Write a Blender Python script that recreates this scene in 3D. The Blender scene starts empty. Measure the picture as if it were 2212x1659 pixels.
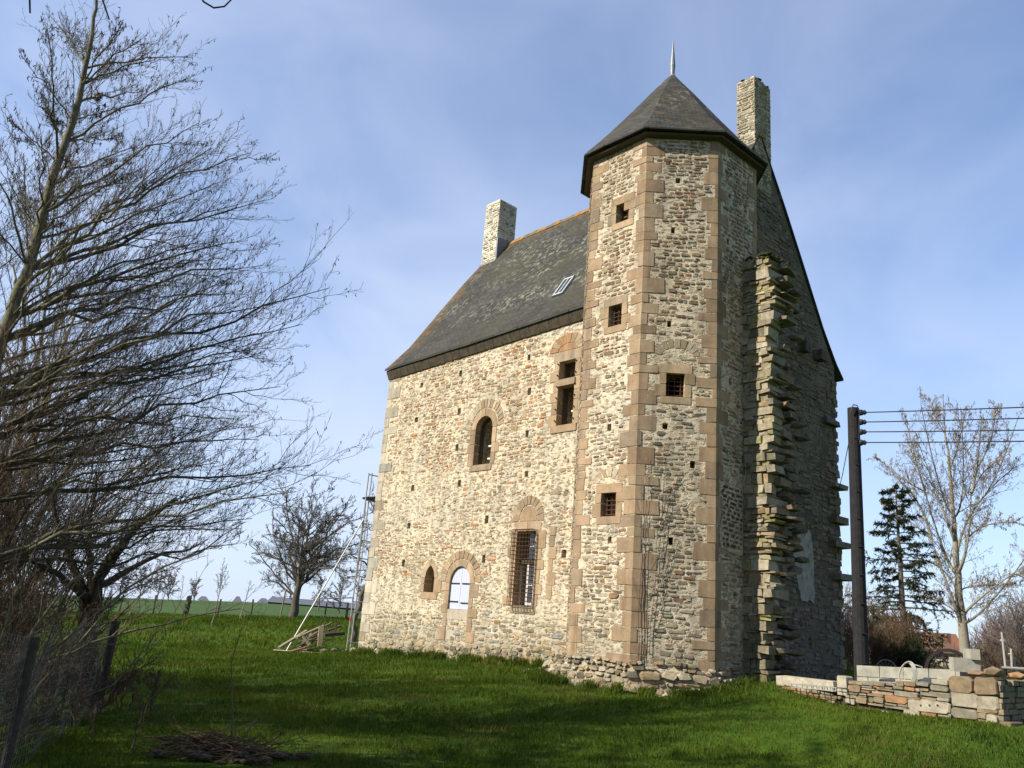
import bpy, bmesh, math, random
import numpy as np
from mathutils import Vector, Matrix
random.seed(7)
RNG = np.random.default_rng(11)
scene = bpy.context.scene
COL = scene.collection
PI = math.pi

# ------------------------------------------------------------------ camera
EYE = np.array([0.0, 0.0, 1.65])
FPX, PW, PH = 1800.0, 2212.0, 1659.0            # focal length and frame in photo pixels
PITCH, ROLL = math.radians(15.892), math.radians(4.42)
FWD = np.array([0, math.cos(PITCH), math.sin(PITCH)])
_up = np.array([0, -math.sin(PITCH), math.cos(PITCH)])
_rt = np.array([1.0, 0, 0])
RT = math.cos(ROLL) * _rt + math.sin(ROLL) * _up
UP = -math.sin(ROLL) * _rt + math.cos(ROLL) * _up
cam_d = bpy.data.cameras.new('camera')
cam = bpy.data.objects.new('camera', cam_d)
COL.objects.link(cam)
cam_d.sensor_width = 36.0
cam_d.lens = 36.0 * FPX / PW
cam_d.clip_end = 5000
cam_d.clip_start = 0.05
m = Matrix.Identity(4)
for i in range(3):
    m[i][0], m[i][1], m[i][2], m[i][3] = RT[i], UP[i], -FWD[i], EYE[i]
cam.matrix_world = m
scene.camera = cam

def P(px, py, dist):
    """world point seen at a photo pixel, at a horizontal distance from the eye"""
    d = FWD * FPX + RT * (px - PW / 2) - UP * (py - PH / 2)
    return EYE + d * dist / math.hypot(d[0], d[1])

# ------------------------------------------------------------------ light
SUN_EL, SUN_AZ = math.radians(38), math.radians(202.6)
sdir = Vector((math.cos(SUN_AZ) * math.cos(SUN_EL), math.sin(SUN_AZ) * math.cos(SUN_EL), math.sin(SUN_EL)))
sun_d = bpy.data.lights.new('sun', 'SUN')
sun_d.energy = 5.0
sun_d.angle = math.radians(0.55)
sun_d.color = (1.0, 0.93, 0.80)
sun = bpy.data.objects.new('sun', sun_d)
COL.objects.link(sun)
sun.rotation_euler = sdir.to_track_quat('Z', 'Y').to_euler()

world = bpy.data.worlds.new('World')
scene.world = world
world.use_nodes = True
wt = world.node_tree
wt.nodes.clear()
def wn(t, **k):
    n = wt.nodes.new(t)
    for a, b in k.items(): setattr(n, a, b)
    return n
sky = wn('ShaderNodeTexSky', sky_type='NISHITA', sun_disc=False, sun_elevation=SUN_EL)
sky.sun_rotation = math.atan2(sdir.x, sdir.y)
sky.air_density = 1.0; sky.dust_density = 0.6; sky.ozone_density = 2.2; sky.altitude = 100
tc = wn('ShaderNodeTexCoord')
mp = wn('ShaderNodeMapping'); mp.inputs['Scale'].default_value = (1.0, 1.0, 2.0)
mp.inputs['Rotation'].default_value = (0.0, 0.35, 0.4)
nz = wn('ShaderNodeTexNoise'); nz.inputs['Scale'].default_value = 2.3; nz.inputs['Detail'].default_value = 7; nz.inputs['Roughness'].default_value = .5
nz.inputs['Distortion'].default_value = .5
rp = wn('ShaderNodeValToRGB'); rp.color_ramp.elements[0].position = .40; rp.color_ramp.elements[1].position = .78
rp.color_ramp.elements[0].color = (0.22,) * 3 + (1,); rp.color_ramp.elements[1].color = (0.78,) * 3 + (1,)
sx = wn('ShaderNodeSeparateXYZ')
low = wn('ShaderNodeMapRange'); low.inputs['From Min'].default_value = 0.0; low.inputs['From Max'].default_value = .55
low.inputs['To Min'].default_value = .55; low.inputs['To Max'].default_value = .02
lft = wn('ShaderNodeMapRange'); lft.inputs['From Min'].default_value = -.7; lft.inputs['From Max'].default_value = .5
lft.inputs['To Min'].default_value = 1.12; lft.inputs['To Max'].default_value = .55
add = wn('ShaderNodeMath', operation='MULTIPLY'); add2 = wn('ShaderNodeMath', operation='ADD')
add2.use_clamp = True
tint = wn('ShaderNodeMix', data_type='RGBA', blend_type='MULTIPLY'); tint.inputs['Factor'].default_value = 1.0; tint.inputs['B'].default_value = (.72, .93, 1.16, 1)
mix = wn('ShaderNodeMix', data_type='RGBA')
mix.inputs['B'].default_value = (4.5, 5.1, 6.4, 1)
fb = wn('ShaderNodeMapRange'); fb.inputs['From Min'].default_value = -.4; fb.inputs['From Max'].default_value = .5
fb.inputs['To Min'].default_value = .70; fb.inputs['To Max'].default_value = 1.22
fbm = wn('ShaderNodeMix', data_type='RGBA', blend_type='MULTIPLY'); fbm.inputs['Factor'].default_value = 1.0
bg = wn('ShaderNodeBackground'); bg.inputs['Strength'].default_value = 0.1
out = wn('ShaderNodeOutputWorld')
wl = wt.links.new
wl(tc.outputs['Generated'], mp.inputs['Vector']); wl(mp.outputs['Vector'], nz.inputs['Vector'])
wl(nz.outputs['Fac'], rp.inputs['Fac']); wl(tc.outputs['Generated'], sx.inputs[0]); wl(sx.outputs['Z'], low.inputs['Value'])
wl(sx.outputs['X'], lft.inputs['Value']); wl(rp.outputs['Color'], add.inputs[0]); wl(lft.outputs['Result'], add.inputs[1])
wl(add.outputs[0], add2.inputs[0]); wl(low.outputs['Result'], add2.inputs[1])
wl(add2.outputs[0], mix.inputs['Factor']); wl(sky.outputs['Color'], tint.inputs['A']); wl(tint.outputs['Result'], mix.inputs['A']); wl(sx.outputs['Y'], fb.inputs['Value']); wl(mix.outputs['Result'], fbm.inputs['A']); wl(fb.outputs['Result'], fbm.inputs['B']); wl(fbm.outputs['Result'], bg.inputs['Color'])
wl(bg.outputs[0], out.inputs['Surface'])
scene.view_settings.view_transform = 'Standard'
scene.view_settings.look = 'None'
scene.view_settings.exposure = 0.5
scene.view_settings.gamma = 1.0
scene.cycles.max_bounces = 6
scene.cycles.transparent_max_bounces = 8
scene.cycles.use_denoising = True

# ------------------------------------------------------------------ materials
def mat(name, fn):
    M = bpy.data.materials.new(name); M.use_nodes = True
    t = M.node_tree; t.nodes.clear()
    class N:
        def __call__(s, ty, ins=None, **k):
            n = t.nodes.new(ty)
            for a, b in k.items(): setattr(n, a, b)
            for a, b in (ins or {}).items():
                if isinstance(b, bpy.types.NodeSocket): t.links.new(b, n.inputs[a])
                else: n.inputs[a].default_value = b
            return n
    n = N()
    o = n('ShaderNodeOutputMaterial')
    r = fn(n)
    t.links.new(r if isinstance(r, bpy.types.NodeSocket) else r.outputs[0], o.inputs['Surface'])
    return M
def c4(c): return (c[0], c[1], c[2], 1.0)
def noise(n, scale, detail=4, rough=.55, vec=None, dist=0.0):
    i = {'Scale': scale, 'Detail': detail, 'Roughness': rough, 'Distortion': dist}
    if vec is not None: i['Vector'] = vec
    return n('ShaderNodeTexNoise', i).outputs['Fac']
def ramp(n, fac, stops, interp='LINEAR'):
    r = n('ShaderNodeValToRGB', {'Fac': fac}); cr = r.color_ramp; cr.interpolation = interp
    while len(cr.elements) < len(stops): cr.elements.new(.5)
    for e, (p, c) in zip(cr.elements, stops):
        e.position = p; e.color = c4(c) if hasattr(c, '__len__') else (c, c, c, 1)
    return r.outputs['Color']
def mixc(n, f, a, b, bt='MIX'):
    x = n('ShaderNodeMix', data_type='RGBA', blend_type=bt)
    t = x.id_data
    for k, v in (('Factor', f), ('A', a), ('B', b)):
        if isinstance(v, bpy.types.NodeSocket): t.links.new(v, x.inputs[k])
        else: x.inputs[k].default_value = c4(v) if hasattr(v, '__len__') else v
    return x.outputs['Result']
def mth(n, op, a, b=0.0, c=0.0): return n('ShaderNodeMath', {0: a, 1: b, 2: c}, operation=op).outputs[0]
def bump(n, h, strength=.5, dist=.02): return n('ShaderNodeBump', {'Height': h, 'Strength': strength, 'Distance': dist}).outputs['Normal']
def bsdf(n, col, rough=.9, normal=None, metal=0.0, spec=.3, trans=0.0):
    i = {'Base Color': col if isinstance(col, bpy.types.NodeSocket) else c4(col), 'Roughness': rough, 'Metallic': metal, 'Specular IOR Level': spec}
    if normal is not None: i['Normal'] = normal
    return n('ShaderNodeBsdfPrincipled', i).outputs[0]
def objc(n): return n('ShaderNodeTexCoord').outputs['Object']
def att(n): return n('ShaderNodeAttribute', attribute_name='col').outputs['Color']

def m_stone(n):
    v = objc(n)
    a = noise(n, 9, 6, .65, v); b = noise(n, 45, 4, .6, v)
    c = mixc(n, 1.0, att(n), ramp(n, a, [(.25, .55), (.75, 1.35)]), 'MULTIPLY')
    c = mixc(n, ramp(n, noise(n, 2.6, 5, .7, v), [(.56, 0.0), (.72, .55)]), c, (.42, .37, .28))
    c = mixc(n, ramp(n, b, [(.3, .35), (.42, 0.0)]), c, (.10, .08, .06))
    vs = n('ShaderNodeMapping', {'Vector': v, 'Scale': (2.2, 2.2, .22)}).outputs[0]
    c = mixc(n, 1.0, c, ramp(n, noise(n, 1.6, 6, .68, vs), [(.34, .74), (.56, 1.04)]), 'MULTIPLY')
    return bsdf(n, c, .95, bump(n, mth(n, 'ADD', mth(n, 'MULTIPLY', a, .6), mth(n, 'MULTIPLY', b, .4)), .55, .03))
M_STONE = mat('rubble_stone', m_stone)

def rubble(n, v, sc, cover):
    """fine rubble: mask of small stones and a random value for each"""
    w = n('ShaderNodeTexNoise', {'Vector': v, 'Scale': 3.5, 'Detail': 3}).outputs['Color']
    v2 = mixc(n, .045, v, w, 'ADD')
    q = n('ShaderNodeMapping', {'Vector': v2, 'Scale': sc}).outputs[0]
    ed = n('ShaderNodeTexVoronoi', {'Vector': q, 'Scale': 1.0}, feature='DISTANCE_TO_EDGE').outputs['Distance']
    rc = n('ShaderNodeTexVoronoi', {'Vector': q, 'Scale': 1.0}, feature='F1').outputs['Color']
    sp = n('ShaderNodeSeparateColor', {0: rc}).outputs
    edge = ramp(n, ed, [(.05, 0.0), (.15, 1.0)])
    have = ramp(n, mth(n, 'MULTIPLY', mth(n, 'ADD', sp[0], mth(n, 'MULTIPLY', noise(n, .8, 4, .65, v), 1.2)), .5), [(cover, 0.0), (cover + .02, 1.0)])
    return mth(n, 'MULTIPLY', edge, have), sp[1], sp[2]
def m_mortar(n):
    v = objc(n)
    a = noise(n, .55, 4, .6, v); b = noise(n, 11, 6, .7, v); d = noise(n, 40, 3, .6, v)
    c = ramp(n, a, [(.36, (.53, .455, .33)), (.48, (.70, .595, .43)), (.6, (.58, .515, .395)), (.72, (.73, .625, .46))])
    m1, r1, r2 = rubble(n, v, (9.5, 9.5, 22), .54)
    st = ramp(n, r1, [(.0, (.24, .185, .12)), (.25, (.40, .295, .18)), (.5, (.33, .225, .13)), (.7, (.48, .39, .27)), (.9, (.40, .22, .11)), (1.0, (.31, .28, .22))], 'CONSTANT')
    c = mixc(n, mth(n, 'MULTIPLY', m1, .82), c, st)
    c = mixc(n, 1.0, c, ramp(n, b, [(.25, .55), (.7, 1.15)]), 'MULTIPLY')
    vs = n('ShaderNodeMapping', {'Vector': v, 'Scale': (2.2, 2.2, .22)}).outputs[0]
    c = mixc(n, 1.0, c, ramp(n, noise(n, 1.6, 6, .68, vs), [(.34, .74), (.56, 1.04)]), 'MULTIPLY')
    hgt = mth(n, 'ADD', mth(n, 'ADD', mth(n, 'MULTIPLY', b, .6), mth(n, 'MULTIPLY', d, .3)), mth(n, 'MULTIPLY', m1, .45))
    z = n('ShaderNodeSeparateXYZ', {0: v}).outputs['Z']
    # damp weathered foot of the walls
    ft = mth(n, 'MULTIPLY', ramp(n, mth(n, 'ADD', mth(n, 'MULTIPLY', z, .33), mth(n, 'MULTIPLY', noise(n, 1.3, 4, .6, v), .5)), [(.42, 1.0), (.85, 0.0)]), .6)
    c = mixc(n, ft, c, (.22, .185, .12))
    return bsdf(n, c, .95, bump(n, hgt, .85, .035))
M_MORTAR = mat('lime_mortar', m_mortar)

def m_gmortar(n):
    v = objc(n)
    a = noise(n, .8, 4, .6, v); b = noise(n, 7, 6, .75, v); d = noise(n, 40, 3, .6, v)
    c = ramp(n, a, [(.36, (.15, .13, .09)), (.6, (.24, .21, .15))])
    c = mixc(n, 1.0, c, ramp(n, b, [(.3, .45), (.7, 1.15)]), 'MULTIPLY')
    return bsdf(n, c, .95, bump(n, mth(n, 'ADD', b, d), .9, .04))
M_GMORTAR = mat('shade_darkened_gable_mortar', m_gmortar)  # dark copy of the wall mortar, the gable's shade put into the colour

def m_sand(n):
    v = objc(n)
    a = noise(n, 3.5, 6, .65, v); b = noise(n, 38, 4, .6, v)
    c = mixc(n, 1.0, att(n), ramp(n, a, [(.25, .72), (.75, 1.22)]), 'MULTIPLY')
    c = mixc(n, ramp(n, noise(n, 1.4, 6, .7, v), [(.58, 0.0), (.78, .4)]), c, (.40, .34, .25))
    c = mixc(n, ramp(n, noise(n, 22, 2, .5, v), [(.66, 0.0), (.72, .6)]), c, (.50, .43, .32))
    vs = n('ShaderNodeMapping', {'Vector': v, 'Scale': (2.2, 2.2, .22)}).outputs[0]
    c = mixc(n, 1.0, c, ramp(n, noise(n, 1.6, 6, .68, vs), [(.34, .72), (.56, 1.04)]), 'MULTIPLY')
    return bsdf(n, c, .92, bump(n, mth(n, 'ADD', mth(n, 'MULTIPLY', a, .5), mth(n, 'MULTIPLY', b, .4)), .4, .02))
M_SAND = mat('dressed_sandstone', m_sand)

def m_slate(n):
    uv = n('ShaderNodeUVMap').outputs[0]; v = objc(n)
    br = n('ShaderNodeTexBrick', {'Vector': uv, 'Color1': (.034, .034, .032, 1), 'Color2': (.072, .071, .063, 1), 'Mortar': (.010, .010, .010, 1),
           'Scale': 1.0, 'Mortar Size': .006, 'Brick Width': .21, 'Row Height': .105, 'Bias': -.1})
    br.offset = .5
    c = br.outputs['Color']
    c = mixc(n, 1.0, c, ramp(n, noise(n, 1.1, 5, .65, v), [(.3, .65), (.7, 1.45)]), 'MULTIPLY')
    # broad greenish weathering, pale lichen rosettes, orange lichen along ridge and verge
    c = mixc(n, ramp(n, noise(n, .5, 4, .6, v), [(.38, 0.0), (.66, .75)]), c, (.062, .056, .036))
    s = n('ShaderNodeSeparateXYZ', {0: uv})
    zone = mth(n, 'MULTIPLY', ramp(n, noise(n, .45, 3, .6, v), [(.42, 0.0), (.58, 1.0)]), ramp(n, mth(n, 'MULTIPLY', s.outputs['Y'], .1), [(.12, 0.0), (.22, 1.0), (.62, 1.0), (.75, .3)]))
    spot = ramp(n, noise(n, 5.5, 7, .72, v, .4), [(.52, 0.0), (.60, 1.0)])
    c = mixc(n, mth(n, 'MULTIPLY', mth(n, 'MULTIPLY', zone, spot), .9), c, (.24, .24, .175))
    orn = n('ShaderNodeAttribute', attribute_name='lich').outputs['Fac']
    os = ramp(n, mth(n, 'ADD', noise(n, 4.0, 7, .75, v), mth(n, 'MULTIPLY', orn, .22)), [(.62, 0.0), (.70, 1.0)])
    c = mixc(n, mth(n, 'MULTIPLY', os, .62), c, (.17, .095, .032))
    h = mth(n, 'SUBTRACT', mth(n, 'ADD', mth(n, 'MULTIPLY', noise(n, 14, 4, .6, v), .4), mth(n, 'MULTIPLY', n('ShaderNodeRGBToBW', {0: br.outputs['Color']}).outputs[0], 3.0)), br.outputs['Fac'])
    return bsdf(n, c, .8, bump(n, h, .6, .02), spec=.18)
M_SLATE = mat('old_slate', m_slate)

def plain(name, col, rough=.8, metal=0.0, var=.25, scale=12, bs=.25, spec=.3):
    def f(n):
        v = objc(n); a = noise(n, scale, 5, .65, v)
        c = mixc(n, 1.0, col, ramp(n, a, [(.25, 1 - var), (.75, 1 + var)]), 'MULTIPLY')
        return bsdf(n, c, rough, bump(n, a, bs, .01), metal, spec)
    return mat(name, f)
def attmat(name, rough=.9, var=.25, scale=14, bs=.4, grain=None):
    def f(n):
        v = objc(n)
        if grain is not None: v = n('ShaderNodeMapping', {'Vector': v, 'Scale': grain}).outputs[0]
        a = noise(n, scale, 5, .65, v)
        c = mixc(n, 1.0, att(n), ramp(n, a, [(.25, 1 - var), (.75, 1 + var)]), 'MULTIPLY')
        return bsdf(n, c, rough, bump(n, a, bs, .012))
    return mat(name, f)
M_DARKWOOD = plain('dark_oak', (.085, .066, .042), .9)
M_CORNICE = plain('weathered_cornice', (.085, .066, .045), .9, scale=6, var=.5)
M_WHITEP = plain('pale_painted_wood', (.50, .53, .67), .55, var=.04, bs=.1)
M_WHITE = plain('white_paint', (.72, .72, .70), .5, var=.06)
M_IRON = plain('rusty_iron', (.085, .040, .022), .85, var=.5, scale=30)
M_BLACKIRON = plain('black_iron', (.025, .025, .03), .6)
M_ZINC = plain('zinc', (.22, .23, .25), .55, .3, var=.25)
M_LEAD = plain('lead_sheet', (.42, .43, .45), .6, .1)
M_GLASS = mat('window_glass', lambda n: bsdf(n, (.05, .06, .07), .06, spec=.9))
M_ALU = plain('aluminium_tube', (.36, .36, .36), .5, .3, var=.2)
M_RED = plain('red_collar', (.55, .06, .03), .5)
M_MOSS = plain('moss', (.035, .045, .014), 1.0, var=.5)
M_PLASTER = plain('old_plaster', (.34, .32, .265), .95, var=.55, scale=4)
M_CONC = plain('grey_concrete_block', (.33, .315, .26), .95, var=.35, scale=5)
M_SLATEP = plain('loose_slate', (.06, .06, .07), .6)
M_HOSE = plain('grey_cable', (.42, .42, .38), .5)
M_WOOD = attmat('grey_timber', .9, .4, 5, .5, (1, 1, 12))
M_DRY = attmat('fieldstone', .95, .35, 9, .7)
M_BARK = attmat('bark', .95, .45, 18, .6)
M_TWIG = attmat('twig_bark', .95, .25, 6, .1)
M_POLE = plain('tarred_pole', (.022, .021, .023), .9, var=.4, scale=8)
M_INS = plain('glass_insulator', (.03, .035, .05), .25)
M_WIRE = plain('wire', (.03, .03, .03), .6)
M_MESH = plain('galvanised_wire', (.17, .17, .16), .7, .2)
M_PATCH = plain('new_mortar', (.66, .60, .47), .95, var=.12)
M_CREAM = plain('cream_render', (.62, .55, .42), .9, var=.1)
M_TILE = plain('brown_roof_tiles', (.16, .085, .06), .9, var=.25)
M_OTILE = plain('orange_roof_tiles', (.22, .10, .058), .9, var=.25)
M_BARN = plain('barn_roof_sheet', (.12, .125, .15), .8)  # dark blue-grey roof, lightened a little to paint in distance haze
M_BARNW = plain('barn_boards', (.10, .10, .105), .9)

def leafmat(name):
    def f(n):
        c = att(n)
        d = n('ShaderNodeBsdfDiffuse', {'Color': c}).outputs[0]
        t = n('ShaderNodeBsdfTranslucent', {'Color': mixc(n, 1.0, c, (1.2, 1.15, .5), 'MULTIPLY')}).outputs[0]
        return n('ShaderNodeMixShader', {0: .35, 1: d, 2: t}).outputs[0]
    return mat(name, f)
M_GRASS = leafmat('grass_blades')
M_NEEDLE = leafmat('needles')

def m_ground(n):
    v = objc(n)
    a = noise(n, .35, 5, .6, v); b = noise(n, 3.0, 6, .7, v); d = noise(n, 25, 3, .6, v)
    c = ramp(n, a, [(.35, (.036, .075, .007)), (.5, (.055, .105, .008)), (.68, (.085, .125, .010))])
    c = mixc(n, 1.0, c, ramp(n, b, [(.25, .5), (.7, 1.25)]), 'MULTIPLY')
    c = mixc(n, ramp(n, noise(n, 1.4, 5, .7, v), [(.66, 0.0), (.78, .4)]), c, (.075, .06, .03))
    # the crop field beyond the fence line is a cooler, even green
    s = n('ShaderNodeSeparateXYZ', {0: v})
    r = mth(n, 'SUBTRACT', s.outputs['Y'], mth(n, 'MULTIPLY', s.outputs['X'], .72))
    fld = n('ShaderNodeMapRange', {'Value': r, 'From Min': 67.0, 'From Max': 68.5}).outputs[0]
    c = mixc(n, fld, c, mixc(n, 1.0, (.062, .105, .034), ramp(n, noise(n, .12, 4, .6, v), [(.3, .85), (.7, 1.15)]), 'MULTIPLY'))
    return bsdf(n, c, 1.0, bump(n, mth(n, 'ADD', b, mth(n, 'MULTIPLY', d, .4)), .9, .08), spec=.1)
M_GROUND = mat('meadow', m_ground)

# ------------------------------------------------------------------ helpers
def tag(o, label=None, cat=None, group=None, kind=None):
    if label: o['label'] = label
    if cat: o['category'] = cat
    if group: o['group'] = group
    if kind: o['kind'] = kind
    return o
def thing(name, label, cat, loc=(0, 0, 0), rz=0.0, group=None):
    o = bpy.data.objects.new(name, None); COL.objects.link(o)
    o.location = tuple(map(float, loc)); o.rotation_euler = (0, 0, rz); o.empty_display_size = .3
    return tag(o, label, cat, group)

class MB:
    def __init__(s): s.v = []; s.f = []; s.m = []; s.c = []; s.cuts = []
    def add(s, vs, fs, mi=0, col=(.5, .5, .5)):
        k = len(s.v); s.cuts.append((k, len(s.f))); s.v.extend(tuple(map(float, x)) for x in vs)
        for f in fs: s.f.append(tuple(i + k for i in f)); s.m.append(mi); s.c.append(col)
    def box(s, lo, hi, mi=0, col=(.5, .5, .5), jit=0.0, R=None, o=(0, 0, 0)):
        vs = []
        for z in (lo[2], hi[2]):
            for x, y in ((lo[0], lo[1]), (hi[0], lo[1]), (hi[0], hi[1]), (lo[0], hi[1])):
                p = Vector((x + random.uniform(-jit, jit), y + random.uniform(-jit, jit), z + random.uniform(-jit, jit)))
                if R is not None: p = R @ p
                vs.append(p + Vector(o))
        s.add(vs, [(3, 2, 1, 0), (4, 5, 6, 7), (0, 1, 5, 4), (1, 2, 6, 5), (2, 3, 7, 6), (3, 0, 4, 7)], mi, col)
    def bar(s, a, b, r, k=6, mi=0, col=(.5, .5, .5), r2=None):
        a, b = Vector(a), Vector(b); d = (b - a).normalized()
        u = d.orthogonal().normalized(); w = d.cross(u); vs = []
        for p, rr in ((a, r), (b, r if r2 is None else r2)):
            for i in range(k):
                t = 2 * PI * i / k; vs.append(p + (u * math.cos(t) + w * math.sin(t)) * rr)
        fs = [(i, (i + 1) % k, (i + 1) % k + k, i + k) for i in range(k)] + [tuple(range(k - 1, -1, -1)), tuple(range(k, 2 * k))]
        s.add(vs, fs, mi, col)
    def path(s, pts, r, k=6, mi=0, col=(.5, .5, .5)):
        for a, b in zip(pts, pts[1:]): s.bar(a, b, r, k, mi, col)
    def rock(s, c, rad, mi=0, col=(.4, .4, .4), sub=1):
        bm = bmesh.new(); bmesh.ops.create_icosphere(bm, subdivisions=sub, radius=1.0)
        q = [random.uniform(.75, 1.2) for _ in range(3)]
        vs = []
        for v in bm.verts:
            k = random.uniform(.82, 1.12); vs.append((c[0] + v.co.x * rad[0] * k * q[0], c[1] + v.co.y * rad[1] * k * q[1], c[2] + v.co.z * rad[2] * k * q[2]))
        fs = [tuple(x.index for x in f.verts) for f in bm.faces]
        bm.free(); s.add(vs, fs, mi, col)
    def prism(s, fr, pts, n0, n1, mi=0, col=(.5, .5, .5)):
        """polygon pts (u, v) counter-clockwise in a wall frame, extruded along its normal from n0 to n1"""
        k = len(pts)
        vs = [fr(u, v, n0) for u, v in pts] + [fr(u, v, n1) for u, v in pts]
        s.add(vs, [tuple(range(k - 1, -1, -1)), tuple(range(k, 2 * k))] + [(i, (i + 1) % k, (i + 1) % k + k, i + k) for i in range(k)], mi, col)
    def build_each(s, name, mats, parent=None, off=(0, 0, 0)):
        for a, b, fa, fb in s.pieces():
            q = MB(); q.v = s.v[a:b]; q.f = [tuple(i - a for i in f) for f in s.f[fa:fb]]; q.m = s.m[fa:fb]; q.c = s.c[fa:fb]; q.build(name, mats, parent, off)
    def pieces(s):
        e = s.cuts + [(len(s.v), len(s.f))]
        return [(e[i][0], e[i + 1][0], e[i][1], e[i + 1][1]) for i in range(len(e) - 1)]
    def build(s, name, mats, parent=None, off=(0, 0, 0), smooth=False):
        me = bpy.data.meshes.new(name)
        o3 = Vector(off)
        me.from_pydata([(x - o3.x, y - o3.y, z - o3.z) for x, y, z in s.v], [], s.f)
        for M in (mats if isinstance(mats, (list, tuple)) else [mats]): me.materials.append(M)
        me.polygons.foreach_set('material_index', s.m)
        a = me.attributes.new('col', 'FLOAT_COLOR', 'FACE')
        a.data.foreach_set('color', np.array([c4(c) for c in s.c], dtype=np.float32).ravel())
        if smooth: me.polygons.foreach_set('use_smooth', [True] * len(s.f))
        me.update()
        o = bpy.data.objects.new(name, me); COL.objects.link(o)
        if parent is not None: o.parent = parent
        return o

def fast_mesh(name, V, F, material, colv=None, parent=None, off=None):
    """V (n,3), F (m,k) all faces with k corners; colv (n,3) colour per vertex"""
    V = np.asarray(V, np.float32)
    if off is not None: V = V - np.asarray(off, np.float32)
    F = np.asarray(F, np.int32); me = bpy.data.meshes.new(name)
    me.vertices.add(len(V)); me.vertices.foreach_set('co', V.ravel())
    k = F.shape[1]
    me.loops.add(F.size); me.loops.foreach_set('vertex_index', F.ravel())
    me.polygons.add(len(F)); me.polygons.foreach_set('loop_start', np.arange(0, F.size, k, dtype=np.int32))
    me.materials.append(material)
    if colv is not None:
        a = me.attributes.new('col', 'FLOAT_COLOR', 'POINT')
        c = np.ones((len(V), 4), np.float32); c[:, :3] = colv
        a.data.foreach_set('color', c.ravel())
    me.update(calc_edges=True); me.validate()
    o = bpy.data.objects.new(name, me); COL.objects.link(o)
    if parent is not None: o.parent = parent
    return o

class Tubes:
    def __init__(s): s.V = []; s.F = []; s.C = []; s.n = 0
    def add(s, Pt, R, sides=3, col=(.1, .08, .06), cvar=.25):
        Pt = np.asarray(Pt, float); R = np.asarray(R, float)
        if Pt.ndim == 2: Pt = Pt[None]; R = R[None]
        B, n, _ = Pt.shape
        T = np.gradient(Pt, axis=1); T /= np.linalg.norm(T, axis=2, keepdims=True) + 1e-9
        mt = T.mean(1); ref = np.where(np.abs(mt[:, 2:3]) > .8, [[1.0, 0, 0]], [[0, 0, 1.0]])[:, None, :]
        N1 = np.cross(T, np.broadcast_to(ref, T.shape)); N1 /= np.linalg.norm(N1, axis=2, keepdims=True) + 1e-9
        N2 = np.cross(T, N1)
        a = np.arange(sides) * 2 * PI / sides
        V = Pt[:, :, None, :] + R[:, :, None, None] * (np.cos(a)[None, None, :, None] * N1[:, :, None, :] + np.sin(a)[None, None, :, None] * N2[:, :, None, :])
        idx = np.arange(B * n * sides).reshape(B, n, sides) + s.n
        q = np.stack([idx[:, :-1], np.roll(idx, -1, 2)[:, :-1], np.roll(idx, -1, 2)[:, 1:], idx[:, 1:]], -1).reshape(-1, 4)
        s.V.append(V.reshape(-1, 3)); s.F.append(q); s.n += B * n * sides
        cc = np.asarray(col)[None, None, None, :] * (1 + cvar * RNG.uniform(-1, 1, (B, 1, 1, 1)))
        s.C.append(np.broadcast_to(cc, (B, n, sides, 3)).reshape(-1, 3))
    def build(s, name, material, parent=None, off=None):
        return fast_mesh(name, np.concatenate(s.V), np.concatenate(s.F), material, np.concatenate(s.C), parent, off)

def nrm(a): return a / (np.linalg.norm(a, axis=-1, keepdims=True) + 1e-9)
def kids(Pt, R, per, t0, t1, a0, a1, L, up=0.0, m=4, slim=.02, rmin=.003, bend=.2, curl=.1, taper=.55, side=None):
    Pt = np.asarray(Pt, float); B, n, _ = Pt.shape
    t = t0 + (t1 - t0) * (np.arange(per)[None] + RNG.uniform(0, 1, (B, per))) / per
    x = np.clip(t * (n - 1), 0, n - 1.001); i = x.astype(int); f = (x - i)[..., None]
    rows = np.arange(B)[:, None]
    base = Pt[rows, i] * (1 - f) + Pt[rows, i + 1] * f
    tan = nrm(Pt[rows, i + 1] - Pt[rows, i]); rad = R[rows, i] * (1 - f[..., 0]) + R[rows, i + 1] * f[..., 0]
    rv = RNG.normal(size=(B, per, 3))
    if side is not None: rv = rv * np.asarray(side)
    perp = rv - tan * (rv * tan).sum(-1, keepdims=True); perp = nrm(perp)
    a = RNG.uniform(a0, a1, (B, per, 1))
    d = np.cos(a) * tan + np.sin(a) * perp; d[..., 2] += up; d = nrm(d)
    L = np.asarray(L, float)
    if L.ndim == 1: L = L[:, None]
    ln = (L * (1 - taper * t) * RNG.uniform(.55, 1.2, (B, per)))[..., None, None]
    s = np.linspace(0, 1, m)[None, None, :, None]
    bv = RNG.normal(size=(B, per, 1, 3)) * bend; bv[..., 2] += curl
    pts = base[:, :, None, :] + d[:, :, None, :] * ln * s + bv * ln * s * s
    pts = pts + RNG.normal(size=pts.shape) * ln * .018 * (s > 0)
    r0 = np.maximum(np.minimum(rad * .7, slim * ln[..., 0, 0]), rmin)
    rr = r0[:, :, None] * (1 - .75 * s[..., 0]); rr = np.maximum(rr, rmin * .7)
    return pts.reshape(B * per, m, 3), rr.reshape(B * per, m), ln[..., 0, 0].reshape(-1)

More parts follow.
